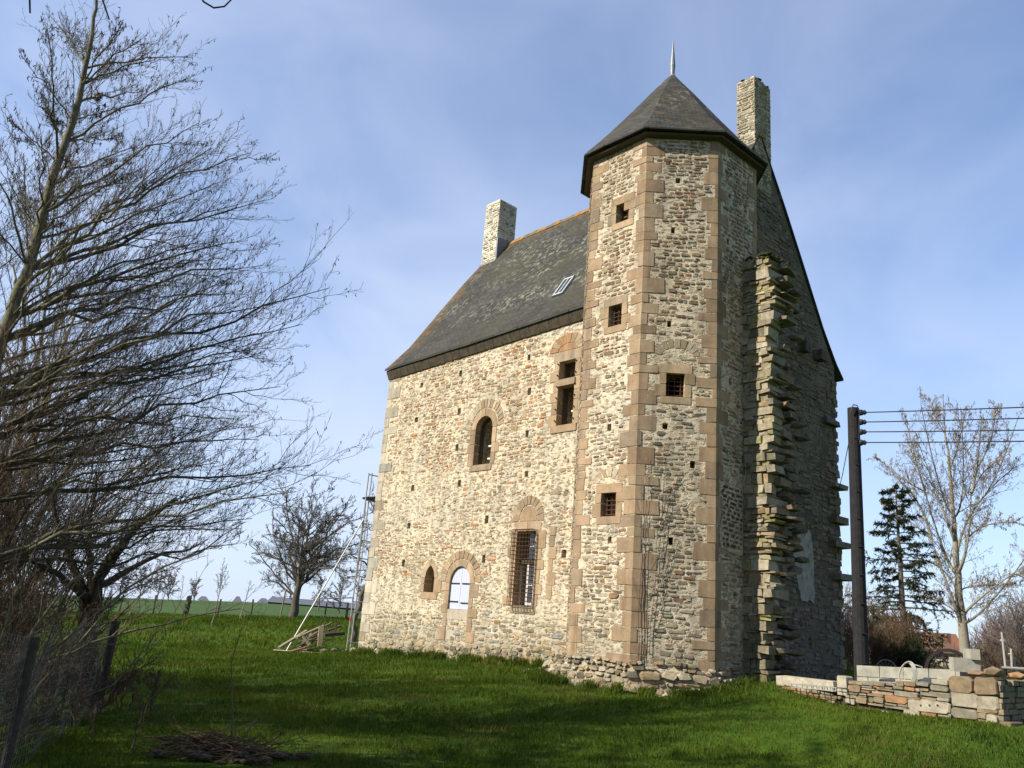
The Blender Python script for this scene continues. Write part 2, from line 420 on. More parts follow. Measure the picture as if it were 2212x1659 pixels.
def vnoise(x, y, seed=0):
    """smooth value noise on numpy arrays"""
    r = np.random.default_rng(seed).uniform(0, 1, (64, 64))
    xi = np.floor(x).astype(int); yi = np.floor(y).astype(int); fx = x - xi; fy = y - yi
    fx = fx * fx * (3 - 2 * fx); fy = fy * fy * (3 - 2 * fy)
    g = lambda a, b: r[a % 64, b % 64]
    return (g(xi, yi) * (1 - fx) + g(xi + 1, yi) * fx) * (1 - fy) + (g(xi, yi + 1) * (1 - fx) + g(xi + 1, yi + 1) * fx) * fy

# ------------------------------------------------------------------ ground
HL = np.array([-4.36775, 28.76348]); HA = math.radians(-48)
HD = np.array([math.cos(HA), math.sin(HA)]); HI = np.array([-math.sin(HA), math.cos(HA)])
def W(x, y, z=0.0):
    q = HL + x * HD + y * HI; return np.array([q[0], q[1], z])
def toloc(x, y):
    dx, dy = x - HL[0], y - HL[1]; return dx * HD[0] + dy * HD[1], dx * HI[0] + dy * HI[1]
ctl = [(0, 0, 0), (-4.46, 8.5, 0), (-1.69, 9.75, 0), (2.1, 11.47, 0.0), tuple(P(2212, 1659, 12.5)), (7.80, 13.39, .68), (5.49, 16.46, .83), (5.95, 15.85, .70), (6.45, 15.2, .65), (7.1, 14.3, .65),
       (5.5, 18.4, .80), tuple(W(14.3, -1.0, .55)), tuple(W(12.86, -2.4, .44)), tuple(W(10.8, -2.4, .46)), tuple(W(9.2, 0, .60)), tuple(W(4.6, 0, .45)), tuple(W(0, 0, .27)),
       (-5.16, 31.6, .15), (-7.05, 29.2, .08), (-8, 20, .0), tuple(P(330, 1328, 56)), tuple(P(720, 1335, 60)), tuple(P(457, 1352, 42)),
       tuple(P(240, 1291, 150)), tuple(P(600, 1303, 150)), (20, 22, .75), (22, 45, .55), (30, 55, .55), (60, 120, -.2), (-8, -10, 0), (10, -10, 0), (-60, 20, -.5), (9.5, 20, .8), (-120, 80, -.5), (40, 20, .6)]
_c = np.array([(a[0], a[1], a[2]) for a in ctl])
def _phi(d): return np.sqrt(d * d + 1.5)
_A = _phi(np.hypot(_c[:, None, 0] - _c[None, :, 0], _c[:, None, 1] - _c[None, :, 1]))
_n = len(_c); _S = np.zeros((_n + 1, _n + 1)); _S[:_n, :_n] = _A; _S[:_n, _n] = 1; _S[_n, :_n] = 1
_w = np.linalg.solve(_S, np.append(_c[:, 2], 0))
def gz(x, y):
    x = np.asarray(x, float); y = np.asarray(y, float)
    r = np.hypot(x, y); k = np.minimum(1.0, 150.0 / np.maximum(r, 1e-6)); x2, y2 = x * k, y * k
    z = np.full(x.shape, _w[_n])
    for i in range(_n): z = z + _w[i] * _phi(np.hypot(x2 - _c[i, 0], y2 - _c[i, 1]))
    z = z + .03 * (vnoise(x * .8 + 100, y * .8 + 100, 3) - .5) * (r < 60)
    return z - np.maximum(r - 152, 0) * .016
rr = np.concatenate([[0.0], np.geomspace(1.5, 1800, 150)]); aa = np.radians(np.arange(0, 360, 2.0))
X = rr[:, None] * np.sin(aa)[None]; Y = rr[:, None] * np.cos(aa)[None]
V = np.stack([X, Y, gz(X, Y)], -1).reshape(-1, 3); na = len(aa)
I = np.arange(len(rr) * na).reshape(len(rr), na)
F = np.stack([I[:-1], np.roll(I, -1, 1)[:-1], np.roll(I, -1, 1)[1:], I[1:]], -1).reshape(-1, 4)[:, ::-1]
g = fast_mesh('ground', V, F, M_GROUND); tag(g, kind='structure')
for p in g.data.polygons: p.use_smooth = True

# grass blades: dense near the lens, larger and sparser further off
def grass():
    xs, ys, hs, ws = [], [], [], []
    for r0, r1, dens, h, w in ((6.5, 13, 1700, .065, .0042), (13, 20, 1000, .075, .0055), (20, 32, 460, .09, .008), (32, 66, 95, .14, .018)):
        a0, a1 = math.radians(-42), math.radians(44)
        n = int(dens * .5 * (a1 - a0) * (r1 * r1 - r0 * r0) * .8)
        r = np.sqrt(RNG.uniform(r0 * r0, r1 * r1, n)); a = RNG.uniform(a0, a1, n)
        x, y = r * np.sin(a), r * np.cos(a)
        k = vnoise(x * 1.3, y * 1.3, 5) * .6 + vnoise(x * 4.2, y * 4.2, 6) * .4
        keep = RNG.uniform(0, 1, n) < .35 + k
        x, y, k = x[keep], y[keep], k[keep]
        xs.append(x); ys.append(y); hs.append(h * (.25 + 1.3 * k) * RNG.uniform(.5, 1.4, len(x))); ws.append(np.full(len(x), w) * RNG.uniform(.7, 1.3, len(x)))
    # taller growth along the foot of the walls
    n = 9000; t = RNG.uniform(0, 1, n); q = HL + (t * 10.6)[:, None] * HD + (-RNG.exponential(.16, n) - .02)[:, None] * HI
    keep = vnoise(t * 40, t * 0 + 3, 15) > .45; q = q[keep]; xs.append(q[:, 0]); ys.append(q[:, 1]); hs.append(RNG.uniform(.08, .30, len(q))); ws.append(RNG.uniform(.006, .014, len(q)))
    n = 7000; a = RNG.uniform(-2.4, .6, n); r = 2.55 + RNG.exponential(.16, n); lx, ly = 12 + r * np.cos(a), .2 + r * np.sin(a)
    q = HL + lx[:, None] * HD + ly[:, None] * HI; keep = vnoise(a * 9 + 30, a * 0 + 3, 16) > .45; q = q[keep]; xs.append(q[:, 0]); ys.append(q[:, 1]); hs.append(RNG.uniform(.08, .26, len(q))); ws.append(RNG.uniform(.006, .014, len(q)))
    n = 2600; t = RNG.uniform(0, 1, n); q = np.array([5.54, 16.55]) + t[:, None] * np.array([2.24, -3.2]) + RNG.exponential(.12, n)[:, None] * np.array([-.81, -.58])
    xs.append(q[:, 0]); ys.append(q[:, 1]); hs.append(RNG.uniform(.03, .09, n)); ws.append(RNG.uniform(.004, .009, n))
    x, y, h, w = map(np.concatenate, (xs, ys, hs, ws))
    lx, ly = toloc(x, y)
    ok = ~((lx > -.05) & (lx < 12.3) & (ly > -.03) & (ly < 9)) & (np.hypot(lx - 12, ly - .2) > 2.25) & ~((lx > 13.9) & (lx < 15.1) & (ly > .3) & (ly < 1.5)) & ((y - .72 * x) < 67)
    # nothing grows on the far side of the dry wall where the yard is
    ax, ay = 5.7, 16.75; bx, by = 7.75, 13.5
    ok &= ~(((bx - ax) * (y - ay) - (by - ay) * (x - ax) > 0) & (x > 5.2) & (y < 30) & (lx > 12.3))
    x, y, h, w = x[ok], y[ok], h[ok], w[ok]; n = len(x)
    z = gz(x, y) - .01
    th = RNG.uniform(0, 2 * PI, n); ln = RNG.uniform(.15, .85, n) * h; ld = RNG.uniform(0, 2 * PI, n)
    sx, sy = np.cos(th) * w, np.sin(th) * w; dx, dy = np.cos(ld) * ln, np.sin(ld) * ln
    V = np.empty((n, 5, 3), np.float32)
    V[:, 0] = np.stack([x - sx, y - sy, z], 1); V[:, 1] = np.stack([x + sx, y + sy, z], 1)
    V[:, 2] = np.stack([x + dx * .35 - sx * .8, y + dy * .35 - sy * .8, z + h * .6], 1); V[:, 3] = np.stack([x + dx * .35 + sx * .8, y + dy * .35 + sy * .8, z + h * .6], 1)
    V[:, 4] = np.stack([x + dx, y + dy, z + h], 1)
    I = np.arange(n)[:, None] * 5
    F = np.concatenate([I + [0, 1, 3], I + [0, 3, 2], I + [2, 3, 4]])
    f = vnoise(x * .28 + 9, y * .28 + 9, 8) * .45 + vnoise(x * .9, y * .9, 9) * .3 + vnoise(x * 2.6, y * 2.6, 12) * .25
    f = ((f - .5) * 1.5 + .5 + RNG.normal(0, .13, n)).clip(0, 1)[:, None]
    c = np.array([.040, .074, .012]) * (1 - f) + np.array([.112, .160, .024]) * f
    pt = vnoise(x * .7 + 40, y * .7 + 40, 21) * .6 + vnoise(x * 2.2, y * 2.2, 22) * .4
    dry = RNG.uniform(0, 1, n) < .03 + .35 * np.clip((pt - .62) * 5, 0, 1); c[dry] = np.array([.17, .14, .055]) * RNG.uniform(.6, 1.2, (int(dry.sum()), 1))
    dk = RNG.uniform(0, 1, n) < .5 * np.clip((.36 - pt) * 6, 0, 1); c[dk] = (.030, .062, .012)
    c = np.repeat(c[:, None], 5, 1)
    g = fast_mesh('grass', V.reshape(-1, 3), F, M_GRASS, c.reshape(-1, 3)); tag(g, 'short green meadow grass all round the manor', 'grass', kind='stuff')
grass()

# ------------------------------------------------------------------ the manor
house = thing('manor_house', 'tall rubble stone manor house with slate roof and octagonal stair tower at its corner', 'house', (HL[0], HL[1], 0), HA)
GX, WD = 12.2, 8.84
TC = np.array([12.0, .2]); TR = 2.25; TAP = TR * math.cos(PI / 8); HS = TR * math.sin(PI / 8)

def frame(o, u, n):
    o, u, n = Vector(o), Vector(u), Vector(n)
    return lambda a, b, c=0.0: o + u * a + n * c + Vector((0, 0, b))
FAC = frame((0, 0, 0), (1, 0, 0), (0, -1, 0))
GAB = frame((GX, 0, 0), (0, 1, 0), (1, 0, 0))
LGAB = frame((0, WD, 0), (0, -1, 0), (-1, 0, 0))
def tface(k):                      # k = 0 is the face parallel to the facade, counting to the right
    t = math.radians(-90 + 45 * k); nl = (math.cos(t), math.sin(t), 0)
    return frame((TC[0] + TAP * nl[0], TC[1] + TAP * nl[1], 0), (-nl[1], nl[0], 0), nl)

def arch(c, hw, spring, rise, kind='round', n=14, grow=0.0):
    """points of an arch from right spring over the crown to the left spring"""
    pts = []
    for i in range(n + 1):
        t = i / n
        if kind == 'round':
            a = PI * t; u, v = math.cos(a), math.sin(a) ** .92
        else:
            x = 1 - 2 * t; ax = abs(x); u = x; v = math.sqrt(max(0, 4 - (1 + ax) ** 2)) / math.sqrt(3)
        pts.append((c + (hw + grow) * u, spring + (rise + grow) * v))
    return pts

# openings of the facade
CROSS = (8.47, 6.93, 9.10, 8.80); BARRED = (7.25, 2.09, 8.0, 4.08)
ARCHW = dict(c=5.435, hw=.395, v0=6.1, spring=7.22, rise=.40)
SHUT = dict(c=4.925, hw=.465, v0=1.88, spring=2.62, rise=.50)
LANC = dict(c=3.465, hw=.245, v0=2.33, spring=2.74, rise=.40)
FH = [(1.95, 9.14), (4.03, 9.21), (7.18, 9.18), (7.31, 8.12), (4.13, 7.94), (1.87, 7.93), (7.33, 6.83), (4.18, 6.76), (7.43, 5.67), (4.48, 5.6), (2.07, 5.6), (5.88, 4.45), (2.09, 4.39), (5.9, 3.33), (2.0, 3.2), (9.05, 3.45)]
TW = {0: [(-.03, 11.23, .39, 11.74), (-.13, 8.54, .29, 9.08), (-.10, 4.04, .34, 4.58)], 1: [(-.26, 6.74, .16, 7.3)]}
TH = {0: [(.04, 6.08), (.2, 3.53)], 1: [(-.08, 12.15), (-.18, 10.84), (-.21, 8.48), (-.25, 6.06), (-.07, 3.56), (.36, 5.24)], 2: [(-.33, 12.01), (-.41, 10.76), (-.3, 7.3), (-.1, 2.55)]}
GH = [(5.96, 13.97), (6.11, 12.75), (6.81, 11.7), (6.93, 7.58), (7.74, 7.55), (8.37, 7.48), (5.9, 7.9), (6.9, 1.7), (7.9, 1.45)]

def cutter(prs):
    mb = MB()
    for fr, pts, a, b in prs: mb.prism(fr, pts, a, b)
    o = mb.build('cutter', M_MORTAR, house)
    bm = bmesh.new(); bm.from_mesh(o.data); bmesh.ops.recalc_face_normals(bm, faces=bm.faces[:]); bm.to_mesh(o.data); bm.free()
    return o
def rect(u0, v0, u1, v1): return [(u0, v0), (u1, v0), (u1, v1), (u0, v1)]
def hole(u, v, s=.085, k=1.25): return rect(u - s * random.uniform(.7, 1.1), v - s * k * random.uniform(.8, 1.2), u + s * random.uniform(.7, 1.1), v + s * k * random.uniform(.8, 1.2))
def carve(mb, cuts, mats):
    """solid in mb minus several cutters; returns verts and faces"""
    o = mb.build('solid', mats, house)
    bm = bmesh.new(); bm.from_mesh(o.data); bmesh.ops.recalc_face_normals(bm, faces=bm.faces[:]); bm.to_mesh(o.data); bm.free()
    for c in cuts:
        md = o.modifiers.new('b', 'BOOLEAN'); md.object = c; md.operation = 'DIFFERENCE'; md.solver = 'EXACT'
    bpy.context.view_layer.update()
    me = bpy.data.meshes.new_from_object(o.evaluated_get(bpy.context.evaluated_depsgraph_get()))
    vs = [tuple(v.co) for v in me.vertices]; fs = [tuple(p.vertices) for p in me.polygons]
    for x in [o] + cuts: bpy.data.objects.remove(x, do_unlink=True)
    return vs, fs

def pn(u, v, s): return float(vnoise(np.array([u + 20.0]), np.array([v + 20.0]), s)[0])
_ncache = {s: RNG.uniform(0, 1, (64, 64)) for s in range(6)}
def pnf(u, v, s):
    r = _ncache[s]; xi, yi = math.floor(u), math.floor(v); fx, fy = u - xi, v - yi
    fx = fx * fx * (3 - 2 * fx); fy = fy * fy * (3 - 2 * fy); g = lambda a, b: r[a % 64, b % 64]
    return (g(xi, yi) * (1 - fx) + g(xi + 1, yi) * fx) * (1 - fy) + (g(xi, yi + 1) * (1 - fx) + g(xi + 1, yi + 1) * fx) * fy
def pick(pal):
    x = random.uniform(0, sum(p[0] for p in pal))
    for w, c in pal:
        x -= w
        if x <= 0: break
    k = random.uniform(.82, 1.18); return tuple(min(1, i * k * random.uniform(.98, 1.02)) for i in c)
def stone(mb, fr, uc, vc, w, h, proud, col, mi=1, back=.02):
    ch = min(w, h) * random.uniform(.22, .42); a, b = w / 2, h / 2
    base = [(-a + ch, -b), (a - ch, -b), (a, -b + ch), (a, b - ch), (a - ch, b), (-a + ch, b), (-a, b - ch), (-a, -b + ch)]
    j = min(w, h) * .13; tl = random.uniform(-.07, .07)
    base = [(x + random.uniform(-j, j), y + random.uniform(-j, j)) for x, y in base]
    base = [(uc + x - y * tl, vc + y + x * tl) for x, y in base]
    s = random.uniform(.80, .92)
    vs = [fr(u, v, -back) for u, v in base] + [fr(u, v, proud * .45) for u, v in base] + [fr(uc + (u - uc) * s, vc + (v - vc) * s, proud * random.uniform(.8, 1.15)) for u, v in base]
    fs = [tuple(range(16, 24))]
    for i in range(8):
        q = (i + 1) % 8; fs += [(i, q, q + 8, i + 8), (i + 8, q + 8, q + 16, i + 16)]
    mb.add(vs, fs, mi, col)
def lay(mb, fr, u0, u1, v0, v1, avoid, hr, wr, cover, pal, proud=(.004, .022), gap=(.02, .055), mi=1, thin=.45, inside=None):
    v = v0
    while v < v1:
        h = random.uniform(*hr); u = u0 - random.uniform(0, .2)
        while u < u1:
            w = random.uniform(*wr) * (1.5 if random.random() < .12 else 1); g = random.uniform(*gap)
            a, b = max(u, u0), min(u + w, u1); u = u + w + g
            if b - a < .05: continue
            uc = (a + b) / 2; vc = v + h / 2 + .03 * math.sin(uc * 1.7 + v * 2.3) + .02 * math.sin(uc * 4.3 + v * 1.1)
            hw, hh = (b - a) / 2, h / 2
            if any(a < r[2] + .012 and b > r[0] - .012 and vc - hh < r[3] + .01 and vc + hh > r[1] - .01 for r in avoid): continue
            if inside is not None and not inside(uc, vc, hw, hh): continue
            if random.random() > cover(uc, vc): continue
            p = pal(uc, vc) if callable(pal) else pal
            k = random.uniform(.5, .95)
            if random.random() < thin and h > .085:
                for dv in (-.26, .26):
                    if random.random() < .85: stone(mb, fr, uc + random.uniform(-.02, .02), vc + dv * h, (b - a) * random.uniform(.6, 1), h * .40, random.uniform(*proud), pick(p), mi)
            else: stone(mb, fr, uc, vc, b - a, h * k, random.uniform(*proud), pick(p), mi)
        v += h + random.uniform(gap[0], gap[1]) * .6

SANDC = [(3, (.365, .26, .16)), (3, (.335, .235, .143)), (2, (.39, .285, .178)), (1, (.33, .25, .165))]
def block(mb, fr, u0, v0, u1, v1, proud=.012, back=.12, pal=SANDC, j=.012, mi=0):
    r = lambda: random.uniform(-j, j)
    c = .012 + random.uniform(0, .01)
    pts = [(u0 + c, v0 + r() * .4), (u1 - c, v0 + r() * .4), (u1 + r() * .3, v0 + c), (u1 + r() * .3, v1 - c), (u1 - c, v1 + r() * .4), (u0 + c, v1 + r() * .4), (u0 + r() * .3, v1 - c), (u0 + r() * .3, v0 + c)]
    mb.prism(fr, pts, -back, proud + random.uniform(0, .006), mi, pick(pal))
def jamb_set(mb, fr, u0, v0, v1, side, avoid, wmin=.15, wmax=.36, hmin=.24, hmax=.4, back=.3, pal=SANDC):
    v = v0; i = random.randint(0, 1)
    while v < v1 - .02:
        h = random.uniform(hmin, hmax)
        if v1 - v - h < .14: h = v1 - v
        w = random.uniform(wmin, (wmin * 2 + wmax) / 3) if i % 2 else random.uniform((wmin + wmax) / 2, wmax)
        i += 1
        a, b = (u0 - w, u0 + .004) if side < 0 else (u0 - .004, u0 + w)
        block(mb, fr, a, v + .006, b, v + h - .006, back=back, pal=pal); avoid.append((a, v, b, v + h)); v += h
def ring(mb, fr, inner, outer, segs, gapf=.06, proud=.012, back=.3, pal=SANDC):
    """arch blocks between two matching point lists"""
    n = len(inner) - 1; per = n / segs
    def at(pts, x):
        i = min(int(x), n - 1); f = x - i; return (pts[i][0] * (1 - f) + pts[i + 1][0] * f, pts[i][1] * (1 - f) + pts[i + 1][1] * f)
    for s in range(segs):
        a, b = (s + gapf) * per, (s + 1 - gapf) * per
        xs = [a + (b - a) * k / 4 for k in range(5)]
        mb.prism(fr, [at(outer, x) for x in xs] + [at(inner, x) for x in reversed(xs)], -back, proud + random.uniform(0, .008), 0, pick(pal))
def bbox(pts): return (min(p[0] for p in pts), min(p[1] for p in pts), max(p[0] for p in pts), max(p[1] for p in pts))

# --- main walls
def prof(y, lift=0.0):
    ys = [-.22, -.05, .72, 1.82, 3.0, 3.86, 4.42]; zs = [9.98, 10.15, 11.08, 12.72, 14.45, 15.62, 16.45]
    return float(np.interp(y, ys, zs)) + lift
LIFT = .35
body = MB()
vs = []
for x, l in ((0, 0), (GX, LIFT)):
    for y, z in ((0, -.8), (WD, -.8), (WD, 9.98 + l), (WD - .72, prof(.72, l) - .13), (WD - 3, prof(3, l) - .13), (WD / 2, prof(4.42, l) - .13), (3, prof(3, l) - .13), (.72, prof(.72, l) - .13), (0, 9.98 + l)):
        vs.append((x, y, z))
body.add(vs, [tuple(range(8, -1, -1)), tuple(range(9, 18))] + [(i, (i + 1) % 9, (i + 1) % 9 + 9, i + 9) for i in range(9)])
cav = cutter([(FAC, rect(.75, .5, GX - .75, 9.7), -WD + .75, -.75)])
def opening(d, kind='round'): return [(d['c'] - d['hw'], d['v0']), (d['c'] + d['hw'], d['v0'])] + arch(d['c'], d['hw'], d['spring'], d['rise'], kind)
cw = cutter([(FAC, rect(*CROSS), -1.0, .1), (FAC, rect(*BARRED), -1.0, .1), (FAC, opening(ARCHW), -1.0, .1), (FAC, opening(SHUT), -.16, .1), (FAC, opening(LANC, 'pointed'), -.34, .1)])
chs = cutter([(FAC, hole(u, v), -.45, .1) for u, v in FH] + [(GAB, hole(u, v, .11, 1.3), -.4, .1) for u, v in GH])
wv, wf = carve(body, [cav, cw, chs], M_MORTAR)
wall = MB(); wall.add(wv, wf, 0)
# gable faces get the mortar with shade darkened into its colour
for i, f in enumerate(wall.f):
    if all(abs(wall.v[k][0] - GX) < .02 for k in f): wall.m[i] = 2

avF = [(u - .12, v - .14, u + .12, v + .14) for u, v in FH] + [CROSS, BARRED] + [(d['c'] - d['hw'], d['v0'], d['c'] + d['hw'], d['spring'] + d['rise']) for d in (ARCHW, SHUT, LANC)]
dress = {}
def dressing(key): dress[key] = MB(); return dress[key]
# cross window
mb = dressing('cross'); u0, v0, u1, v1 = CROSS
block(mb, FAC, u0 - .22, v1 - .004, u1 + .2, v1 + .28, back=.3); avF.append((u0 - .22, v1, u1 + .2, v1 + .28))
block(mb, FAC, u0 - .2, v0 - .2, u1 + .15, v0 + .004, proud=.03, back=.3); avF.append((u0 - .2, v0 - .2, u1 + .15, v0))
jamb_set(mb, FAC, u0, v0, v1, -1, avF, .17, .36); jamb_set(mb, FAC, u1, v0, v1, 1, avF, .14, .3)
ring(mb, FAC, arch(8.78, .38, v1 + .3, .22, n=16), arch(8.78, .72, v1 + .3, .50, n=16), 9, .05, back=.05, pal=[(1, (.36, .20, .10)), (1, (.37, .27, .165))]); avF.append((8.1, v1 + .28, 9.5, v1 + .82))
mb.prism(FAC, [(p[0], p[1]) for p in arch(8.78, .36, v1 + .3, .2, n=10)], -.05, .012, 0, (.36, .21, .11))
# barred window
mb = dressing('barred'); u0, v0, u1, v1 = BARRED
block(mb, FAC, u0 - .12, v1 - .004, u0 + .37, v1 + .26, back=.3); block(mb, FAC, u0 + .385, v1 - .004, u1 + .15, v1 + .26, back=.3)
block(mb, FAC, u0 - .1, v0 - .2, u1 + .12, v0 + .004, proud=.02, back=.3, pal=[(1, (.34, .27, .18))]); avF.append((u0 - .15, v0 - .2, u1 + .15, v1 + .26))
jamb_set(mb, FAC, u0, v0, v1, -1, avF, .16, .42); jamb_set(mb, FAC, u1, v0, v1, 1, avF, .16, .42)
jamb_set(mb, FAC, u1 + .5, v0 + .2, v1 + .1, 1, avF, .14, .3, back=.05)
cx = (u0 + u1) / 2
mb.prism(FAC, [(cx + .33, v1 + .27), (cx + .30, v1 + .5), (cx + .12, v1 + .68), (cx - .12, v1 + .68), (cx - .30, v1 + .5), (cx - .33, v1 + .27)], -.05, .012, 0, (.34, .235, .14))
ring(mb, FAC, arch(cx, .37, v1 + .27, .46, n=18), arch(cx, .62, v1 + .25, .72, n=18), 11, .07, back=.05); avF.append((cx - .64, v1 + .2, cx + .64, v1 + 1.0))
# arched window
mb = dressing('arched'); d = ARCHW
ring(mb, FAC, arch(d['c'], d['hw'] - .004, d['spring'], d['rise'] - .004), arch(d['c'], d['hw'] + .2, d['spring'], d['rise'] + .24), 2, .01)
jamb_set(mb, FAC, d['c'] - d['hw'], d['v0'], d['spring'], -1, avF, .17, .42); jamb_set(mb, FAC, d['c'] + d['hw'], d['v0'], d['spring'], 1, avF, .17, .40)
block(mb, FAC, d['c'] - .52, d['v0'] - .18, d['c'] + .46, d['v0'] + .004, proud=.025, back=.3, pal=[(1, (.36, .28, .18))])
ring(mb, FAC, arch(d['c'], d['hw'] + .23, d['spring'], d['rise'] + .27, n=24), arch(d['c'], d['hw'] + .46, d['spring'] + .04, d['rise'] + .50, n=24), 17, .12, back=.04, pal=[(2, (.40, .33, .23)), (1, (.33, .22, .13))])
avF += [(d['c'] - .52, d['v0'] - .2, d['c'] + .5, d['v0']), (d['c'] - .86, d['spring'], d['c'] + .86, d['spring'] + .62), (d['c'] - .6, d['spring'] + .6, d['c'] + .6, d['spring'] + .98)]
# shuttered window
mb = dressing('shut'); d = SHUT
ring(mb, FAC, arch(d['c'], d['hw'] - .004, d['spring'], d['rise'] - .004), arch(d['c'], d['hw'] + .19, d['spring'], d['rise'] + .19), 3, .012, back=.16)
ring(mb, FAC, arch(d['c'], d['hw'] + .21, d['spring'] + .05, d['rise'] + .17, n=24), arch(d['c'], d['hw'] + .47, d['spring'] + .02, d['rise'] + .42, n=24), 13, .08, back=.05)
jamb_set(mb, FAC, d['c'] - d['hw'], 1.0, d['spring'], -1, avF, .16, .4, back=.15); jamb_set(mb, FAC, d['c'] + d['hw'], 1.0, d['spring'], 1, avF, .16, .4, back=.15)
block(mb, FAC, d['c'] - d['hw'] + .006, 1.60, d['c'] + d['hw'] - .006, d['v0'], proud=.006, back=.15, pal=[(1, (.42, .36, .27))])
block(mb, FAC, d['c'] - .42, 1.02, d['c'] + .02, 1.3, back=.05, pal=[(1, (.42, .36, .28))])
avF += [(d['c'] - .5, 1.55, d['c'] + .5, d['spring']), (d['c'] - .93, d['spring'], d['c'] + .93, d['spring'] + .7), (d['c'] - .6, d['spring'] + .6, d['c'] + .6, d['spring'] + .95)]
# lancet niche
mb = dressing('lancet'); d = LANC
ring(mb, FAC, arch(d['c'], d['hw'] - .004, d['spring'], d['rise'] - .004, 'pointed'), arch(d['c'], d['hw'] + .17, d['spring'], d['rise'] + .2, 'pointed'), 2, .012)
jamb_set(mb, FAC, d['c'] - d['hw'], d['v0'], d['spring'], -1, avF, .15, .2, back=.33); jamb_set(mb, FAC, d['c'] + d['hw'], d['v0'], d['spring'], 1, avF, .2, .36, back=.33)
block(mb, FAC, d['c'] - .34, d['v0'] - .2, d['c'] + .44, d['v0'] + .004, back=.33)
mb.prism(FAC, [(d['c'] - d['hw'] + .006, d['v0'] + .006), (d['c'] + d['hw'] - .006, d['v0'] + .006)] + arch(d['c'], d['hw'] - .007, d['spring'], d['rise'] - .01, 'pointed'), -.36, -.30, 0, (.27, .185, .11))
avF += [(d['c'] - .45, d['v0'] - .2, d['c'] + .46, d['spring'] + .35), (d['c'] - .25, d['spring'] + .3, d['c'] + .25, d['spring'] + .66)]

# corner stones
GREYQ = [(3, (.40, .35, .27)), (2, (.45, .40, .31)), (1, (.34, .26, .18)), (1, (.33, .31, .26))]
def corner(mb, cx, cy, tl, nl, tr, nr, z0, z1, avl, avr, pal, lo=(.18, .28), hi=(.36, .55), hh=(.22, .42), su=(1, 1), ou=(0, 0)):
    """alternating blocks wrapped round a corner; avl/avr collect (u0,v0,u1,v1) on the two faces"""
    tl, nl, tr, nr = map(lambda q: np.array(q, float), (tl, nl, tr, nr)); c0 = np.array([cx, cy]); z = z0; i = 0
    bis = (nl + nr) / (1 + nl @ nr)
    while z < z1 - .02:
        h = random.uniform(*hh)
        if z1 - z - h < .12: h = z1 - z
        l1 = random.uniform(*(lo if i % 2 else hi)); l2 = random.uniform(*(hi if i % 2 else lo)); i += 1
        if random.random() < .10: l1 *= .55
        if random.random() < .10: l2 *= .55
        if random.random() < .12: l1, l2 = l1 * 1.25, l2 * 1.1
        pr = .006 + random.uniform(0, .012); b = .06
        pts = [c0 + tl * l1 + nl * pr, c0 + bis * pr + tr * random.uniform(0, .008), c0 + tr * l2 + nr * pr, c0 + tr * l2 - nr * b, c0 - bis * b, c0 + tl * l1 - nl * b]
        g = .006; jz = [random.uniform(-.012, .012) for _ in pts]; sh = [random.uniform(.95, 1.03) for _ in pts]
        vs = [(p[0], p[1], z + g + q) for p, q in zip(pts, jz)] + [(c0[0] + (p[0] - c0[0]) * q2, c0[1] + (p[1] - c0[1]) * q2, z + h - g - abs(q)) for p, q, q2 in zip(pts, jz, sh)]
        mb.add(vs, [tuple(range(5, -1, -1)), tuple(range(6, 12))] + [(k, (k + 1) % 6, (k + 1) % 6 + 6, k + 6) for k in range(6)], 0, pick(pal))
        avl.append((l1, z, h)); avr.append((l2, z, h)); z += h
qL = MB(); la, ra = [], []
corner(qL, 0, 0, (0, 1), (-1, 0), (1, 0), (0, -1), .1, 9.7, la, ra, GREYQ, (.25, .38), (.5, .75), (.25, .42))
avF += [(0, z, l, z + h) for l, z, h in ra]

def palF(u, v):
    o = 1.0 if v > 5 else .45
    o *= .3 + 2.2 * max(0, pnf(u * .9 + 3, v * .9 + 7, 1) - .35)
    base = [(2.4, (.38, .29, .185)), (2.0, (.34, .235, .14)), (2.1 * o, (.42, .20, .085)), (2.4, (.52, .435, .305)), (.8, (.25, .20, .135))]
    if v < 1.9: base = [(2, (.34, .29, .20)), (2, (.42, .36, .26)), (1.5, (.22, .18, .12)), (1, (.24, .25, .22)), (.6, (.36, .24, .12))]
    return base
def covF(u, v):
    c = .92 - 1.15 * max(0, (pnf(u * .55, v * .55, 0) - .45)) * 2 - .25 * pnf(u * 2.3, v * 2.3, 4)
    if v < 1.7: c = .95
    return c
FACP = [(0, 1.7, (.06, .16), (.09, .30)), (1.7, 5.0, (.05, .105), (.08, .27)), (5.0, 9.98, (.055, .14), (.07, .27))]
for a, b, hr, wr in FACP: lay(wall, FAC, .03, 11.2, a, b, avF, hr, wr, covF, palF, gap=(.022, .06))
# rough footing of the facade
for _ in range(260):
    u = random.uniform(.1, 9.8); z = .18 + .035 * u + random.uniform(-.05, .55) ** 1.0
    stone(wall, FAC, u, z, random.uniform(.1, .3), random.uniform(.05, .16), random.uniform(.01, .045), pick([(2, (.34, .29, .19)), (1, (.28, .235, .155)), (1, (.38, .28, .15)), (2, (.15, .13, .09))]))

